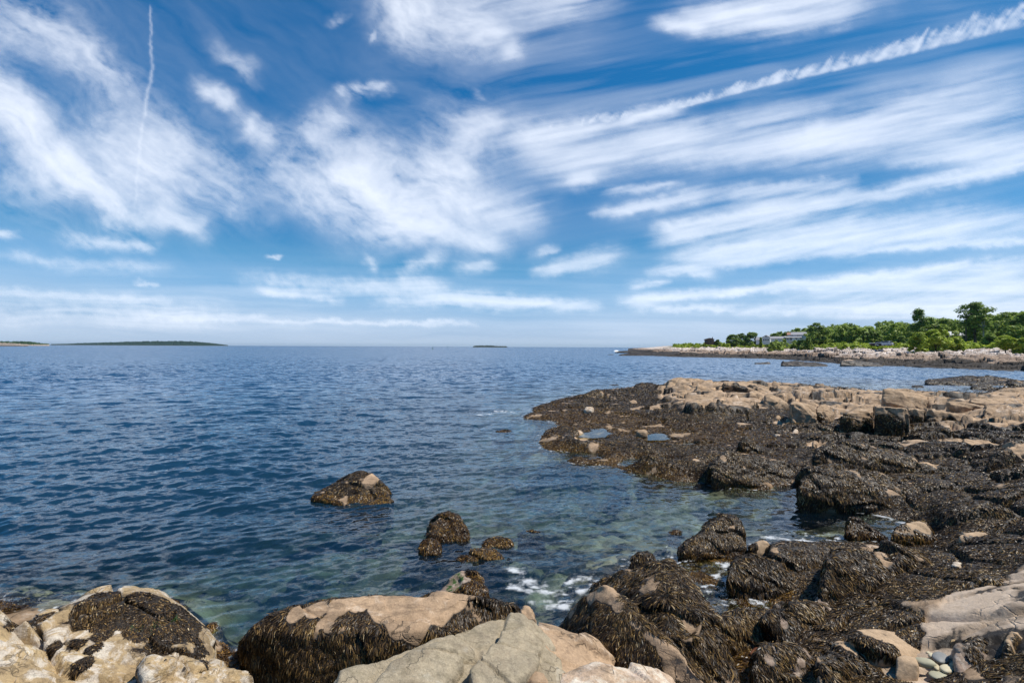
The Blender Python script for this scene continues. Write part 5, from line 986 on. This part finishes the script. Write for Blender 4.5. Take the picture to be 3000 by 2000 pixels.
# ------------------------------------------------------------------ houses, cars and buoys
class MB:
    def __init__(s): s.v = []; s.f = []
    def box(s, a, b):
        o = len(s.v); x0, y0, z0 = a; x1, y1, z1 = b
        s.v += [(x0,y0,z0),(x1,y0,z0),(x1,y1,z0),(x0,y1,z0),(x0,y0,z1),(x1,y0,z1),(x1,y1,z1),(x0,y1,z1)]
        s.f += [tuple(o+i for i in q) for q in ((0,3,2,1),(4,5,6,7),(0,1,5,4),(1,2,6,5),(2,3,7,6),(3,0,4,7))]; return s
    def poly(s, pts, y0, y1):
        """an outline in x, z pushed from y0 to y1"""
        o = len(s.v); n = len(pts); s.v += [(x, y0, z) for x, z in pts]+[(x, y1, z) for x, z in pts]
        s.f += [tuple(o+i for i in range(n)), tuple(o+n+i for i in reversed(range(n)))]+[(o+i, o+n+i, o+n+(i+1) % n, o+(i+1) % n) for i in range(n)]; return s
    def polyx(s, pts, x0, x1):
        o = len(s.v); n = len(pts); s.v += [(x0, y, z) for y, z in pts]+[(x1, y, z) for y, z in pts]
        s.f += [tuple(o+i for i in reversed(range(n))), tuple(o+n+i for i in range(n))]+[(o+i, o+(i+1) % n, o+n+(i+1) % n, o+n+i) for i in range(n)]; return s
    def lathe(s, prof, k=16, c=(0, 0)):
        o = len(s.v)
        for r, z in prof: s.v += [(c[0]+r*math.cos(2*math.pi*j/k), c[1]+r*math.sin(2*math.pi*j/k), z) for j in range(k)]
        for i in range(len(prof)-1): s.f += [(o+i*k+j, o+i*k+(j+1) % k, o+(i+1)*k+(j+1) % k, o+(i+1)*k+j) for j in range(k)]
        s.f += [tuple(o+j for j in reversed(range(k))), tuple(o+(len(prof)-1)*k+j for j in range(k))]; return s
    def rod(s, a, b, r, k=6):
        a = Vector(a); b = Vector(b); d = (b-a).normalized(); u = d.orthogonal().normalized(); w = d.cross(u); o = len(s.v)
        for p in (a, b): s.v += [tuple(p+(u*math.cos(2*math.pi*j/k)+w*math.sin(2*math.pi*j/k))*r) for j in range(k)]
        s.f += [(o+j, o+(j+1) % k, o+k+(j+1) % k, o+k+j) for j in range(k)]+[tuple(o+j for j in reversed(range(k))), tuple(o+k+j for j in range(k))]; return s
    def build(s, name, mat, parent=None):
        me = bpy.data.meshes.new(name); me.from_pydata(s.v, [], s.f); me.update(); me.materials.append(mat); return link(name, me, parent)
def root(name, loc, label, cat, rz=0):
    o = bpy.data.objects.new(name, None); COL.objects.link(o); o.location = loc; o.rotation_euler.z = rz; return tag(o, label, cat)
WHT = plain('white_clapboard', (.62, .63, .64)); GRY = plain('grey_shingle', (.30, .29, .30)); BRN = plain('brown_shingle', (.095, .065, .05)); BRK = plain('red_shingle', (.33, .16, .09))
GLS = plain('window_glass', (.03, .04, .05), .15); DRK = plain('dark_opening', (.03, .03, .03)); SLV = plain('silver_paint', (.55, .57, .60), .3, .4); BLK = plain('black_rubber', (.02, .02, .02), .8); WPT = plain('white_paint', (.75, .75, .73), .4)
GRN = plain('green_paint', (.015, .13, .085), .45); RED = plain('red_paint', (.30, .05, .03), .4); TRM = plain('white_trim', (.72, .72, .72))
def seat(px, dist, z):
    p = at_d(px, 1000., dist); return Vector((p[0], p[1], z))
def zy(px, y, d): return at_d(px, y, d)[2]
def face(p): return -math.atan2(p.x, p.y)
# dark cabin
p = seat(2078, 300, zy(2078, 1004.5, 300)); c = root('cabin', p, 'small dark shingled cabin with a chimney alone on the headland scrub', 'house', face(p))
MB().box((-2.7, 0, -1), (2.7, 5, 2.0)).build('wall', BRN, c)
rf = MB().poly([(-3.2, 1.95), (3.1, 2.1), (3.1, 2.3), (1.2, 3.05), (-.2, 3.1), (-3.2, 2.2)], -.4, 5.4).build('roof', BRN, c)
MB().box((1.6, 2, 2.2), (2.1, 2.5, 3.7)).build('chimney', BRK, rf)
for x0, x1 in ((-2.5, -1.0), (0.2, 1.2)): MB().box((x0, -.04, .7), (x1, .1, 1.5)).build('window', GLS, c)
MB().box((-2.9, -1.4, .1), (-.4, 0, .25)).box((-2.9, -1.4, .25), (-2.8, -1.3, 1.9)).build('porch', BRN, c)
p = seat(2094, 302, zy(2094, 1005, 302)); c = root('shed', p, 'low red roofed shed between the dark cabin and the small round tree', 'shed', face(p))
MB().box((-1.6, 0, -1), (1.6, 3, .6)).build('wall', BRK, c); MB().poly([(-1.8, .55), (1.8, .55), (0, 1.3)], -.2, 3.2).build('roof', BRK, c)
# white gabled house
p = seat(2244, 280, zy(2244, 1001, 280)); c = root('gabled_house', p, 'white two storey house with its gable end facing the water', 'house', face(p)-.15)
MB().poly([(-2.0, -1.5), (2.1, -1.5), (2.1, 2.5), (.05, 3.7), (-2.0, 2.5)], 0, 8).build('wall', WHT, c)
rf = MB().poly([(-2.35, 2.45), (-2.35, 2.3), (.05, 3.75), (2.45, 2.3), (2.45, 2.45), (.05, 3.95)], -.3, 8.3).build('roof', GRY, c)
for x0 in (-1.4, -.3, .8):
    f = MB().box((x0-.08, -.06, .52), (x0+.68, .05, 1.78)).build('window', TRM, c); MB().box((x0, -.09, .6), (x0+.6, 0, 1.7)).build('pane', GLS, f)
f = MB().box((-.35, -.06, 2.5), (.45, .05, 3.1)).build('window', TRM, c); MB().box((-.27, -.09, 2.56), (.37, 0, 3.04)).build('pane', GLS, f)
MB().box((-5.4, 1, -1.5), (-2.0, 7, 1.3)).build('wing', WHT, c); MB().polyx([(.7, 1.2), (7.3, 1.2), (4, 2.9)], -5.7, -2.0).build('wing_roof', GRY, c)
MB().box((-3.8, .94, .2), (-3.2, 1.05, .9)).build('window', GLS, c)
# long roofed house
d = 260; p = seat(2320, d, zy(2320, 1002, d)); c = root('long_house', p, 'large white house with long grey roofs and a railed porch', 'house', face(p))
k = d/FOC
def hx(px): return (px-2320)*k
def hz(y): return zy(2320, y, d)-p.z
MB().box((hx(2309), 3, -2), (hx(2356), 11, hz(980))).build('upper_wall', WHT, c)
MB().polyx([(2.6, hz(980.5)), (11.4, hz(980.5)), (7, hz(971.5))], hx(2317), hx(2358)).build('upper_roof', GRY, c)
MB().polyx([(2.7, hz(980.3)), (11.3, hz(980.3)), (7, hz(972.5))], hx(2307), hx(2317)-.02).build('shingled_gable', BRK, c)
MB().box((hx(2306), -1, -2), (hx(2341), 2.98, hz(988))).build('lower_wall', WHT, c)
MB().polyx([(-1.6, hz(988.3)), (3.0, hz(988.3)), (3.0, hz(984))], hx(2301), hx(2345)).build('porch_roof', GRY, c)
MB().box((hx(2266), 1, -2), (hx(2300), 7, hz(990.5))).build('wing', WHT, c); MB().polyx([(.6, hz(990.8)), (7.4, hz(990.8)), (4, hz(984.5))], hx(2263), hx(2302)).build('wing_roof', GRY, c)
for a, b_, y0, y1 in ((2318, 2322, 983.5, 981), (2333, 2336, 983.6, 981), (2337, 2340, 983.6, 981)):
    MB().box((hx(a), 2.94, hz(y0)), (hx(b_), 3.1, hz(y1))).build('window', GLS, c)
for a, b_ in ((2308, 2312), (2314, 2320), (2329, 2334)): MB().box((hx(a), -1.06, hz(995.5)), (hx(b_), -.9, hz(990))).build('window', GLS, c)
MB().box((hx(2315), -1.08, hz(997)), (hx(2316.4)+.8, -.9, hz(990))).build('door', DRK, c)
r_ = MB().box((hx(2313), -2.9, hz(1000)), (hx(2336), -1.0, hz(997.8)))
r_.box((hx(2313), -2.9, hz(994.2)), (hx(2336), -2.8, hz(993.7)))
for i in range(24): r_.box((hx(2313+i), -2.88, hz(997.8)), (hx(2313+i)+.06, -2.82, hz(994))); 
r_.build('railing', TRM, c)
# white hipped roof house
d = 190; p = seat(2790, d, zy(2790, 990, d)); c = root('hipped_house', p, 'white hipped roof showing among the trees at the right', 'house', face(p)+.1)
MB().box((-4.3, 0, -3), (4.6, 7, 1.0)).build('wall', WHT, c)
v = [(-4.9, -.6, .95), (5.1, -.6, .95), (5.1, 7.6, .95), (-4.9, 7.6, .95), (-2.9, 3.5, 2.75), (1.6, 3.5, 2.6)]
m = MB(); m.v = v; m.f = [(0, 1, 5, 4), (1, 2, 5), (2, 3, 4, 5), (3, 0, 4), (0, 3, 2, 1)]; m.build('roof', plain('white_shingle', (.66, .64, .66)), c)
for x in (-3, -1, 1.2, 3): MB().box((x, -.05, -.4), (x+.8, .05, .6)).build('window', GLS, c)
# vehicles half hidden in the scrub
def car(px, d, y, label, paint, rz):
    p = seat(px, d, zy(px, y, d)); c = root('parked_car', p, label, 'car', face(p)+rz)
    MB().polyx([(-2.15, .35), (2.15, .35), (2.2, .75), (1.9, .95), (1.0, 1.0), (-1.2, 1.05), (-2.1, 1.0), (-2.2, .7)], -.88, .88).build('body', paint, c)
    cb = MB().polyx([(-1.9, 1.04), (1.0, .99), (.3, 1.5), (-1.5, 1.52)], -.76, .76).build('cabin_top', paint, c)
    MB().polyx([(-1.7, 1.08), (.8, 1.04), (.22, 1.42), (-1.42, 1.44)], -.78, .78).build('side_windows', GLS, c)
    MB().box((-.62, .45, 1.05), (.62, .9, 1.06)).poly([(-.66, 1.06), (.66, 1.06), (.6, 1.45), (-.6, 1.45)], -1.93, -1.7).build('rear_window', GLS, c)
    for sx in (-1, 1):
        for sy in (-1.35, 1.35):
            w = MB().rod((sx*.70, sy, .32), (sx*.90, sy, .32), .33, 14).build('wheel', BLK, c); MB().rod((sx*.90, sy, .32), (sx*.915, sy, .32), .19, 12).build('rim', SLV, w)
        MB().box((sx*.62-.16, -2.24, .72), (sx*.62+.16, -2.1, .9)).build('tail_lamp', RED, c)
car(2591, 150, 1013.5, 'silver car parked among the bushes above the beach', SLV, 1.1)
car(2574, 153, 1013.5, 'dark red car parked beside the silver car', plain('dark_red_paint', (.09, .03, .03), .35), 1.3)
p = seat(2567, 147, zy(2567, 1013, 147)); c = root('flat_trailer', p, 'long white topped flat trailer in front of the parked cars', 'trailer', face(p)+.08)
MB().box((-1.7, -.7, .78), (1.7, .7, .92)).build('deck', WPT, c)
for sx in (-.9, .9): MB().rod((sx, -.75, .3), (sx, -.6, .3), .3, 12).rod((sx, .6, .3), (sx, .75, .3), .3, 12).build('wheel', BLK, c)
MB().box((-1.3, -.1, .5), (1.3, .1, .78)).rod((1.6, 0, .7), (2.5, 0, .45), .04).build('chassis', DRK, c)
# two green channel buoys
def buoy(px, y, s, label):
    b = at_z(px, y, 0.0); c = root('channel_buoy', Vector(b), label, 'buoy')
    MB().lathe([(.5*s, -.6*s), (.95*s, -.3*s), (1.0*s, .35*s), (.85*s, .5*s)], 20).build('float', GRN, c)
    m = MB()
    for i in range(4):
        a = math.pi/4+i*math.pi/2; m.rod((.65*s*math.cos(a), .65*s*math.sin(a), .5*s), (.28*s*math.cos(a), .28*s*math.sin(a), 2.5*s), .05*s)
    m.lathe([(.5*s, 1.35*s), (.5*s, 1.9*s)], 12).build('tower', GRN, c)
    MB().lathe([(.16*s, 2.5*s), (.18*s, 2.8*s), (.05*s, 2.95*s)], 12).build('lantern', GRN, c)
buoy(1267.5, 1022.3, 1.25, 'nearer green channel buoy riding on the open sea')
buoy(1311.5, 1018.0, 1.9, 'farther green channel buoy breaking the horizon line')

# ------------------------------------------------------------------ the air
m = MB().box((-14000, -90, -13), (14000, 13000, 48)); t = NT('haze'); pv = t.n('ShaderNodeVolumePrincipled', {'Color': (.62, .82, 1.0, 1), 'Density': 3.5e-5, 'Anisotropy': .2}); M_HZ = t.out(None, pv.outputs[0])
o = m.build('haze', M_HZ); tag(o, kind='stuff')
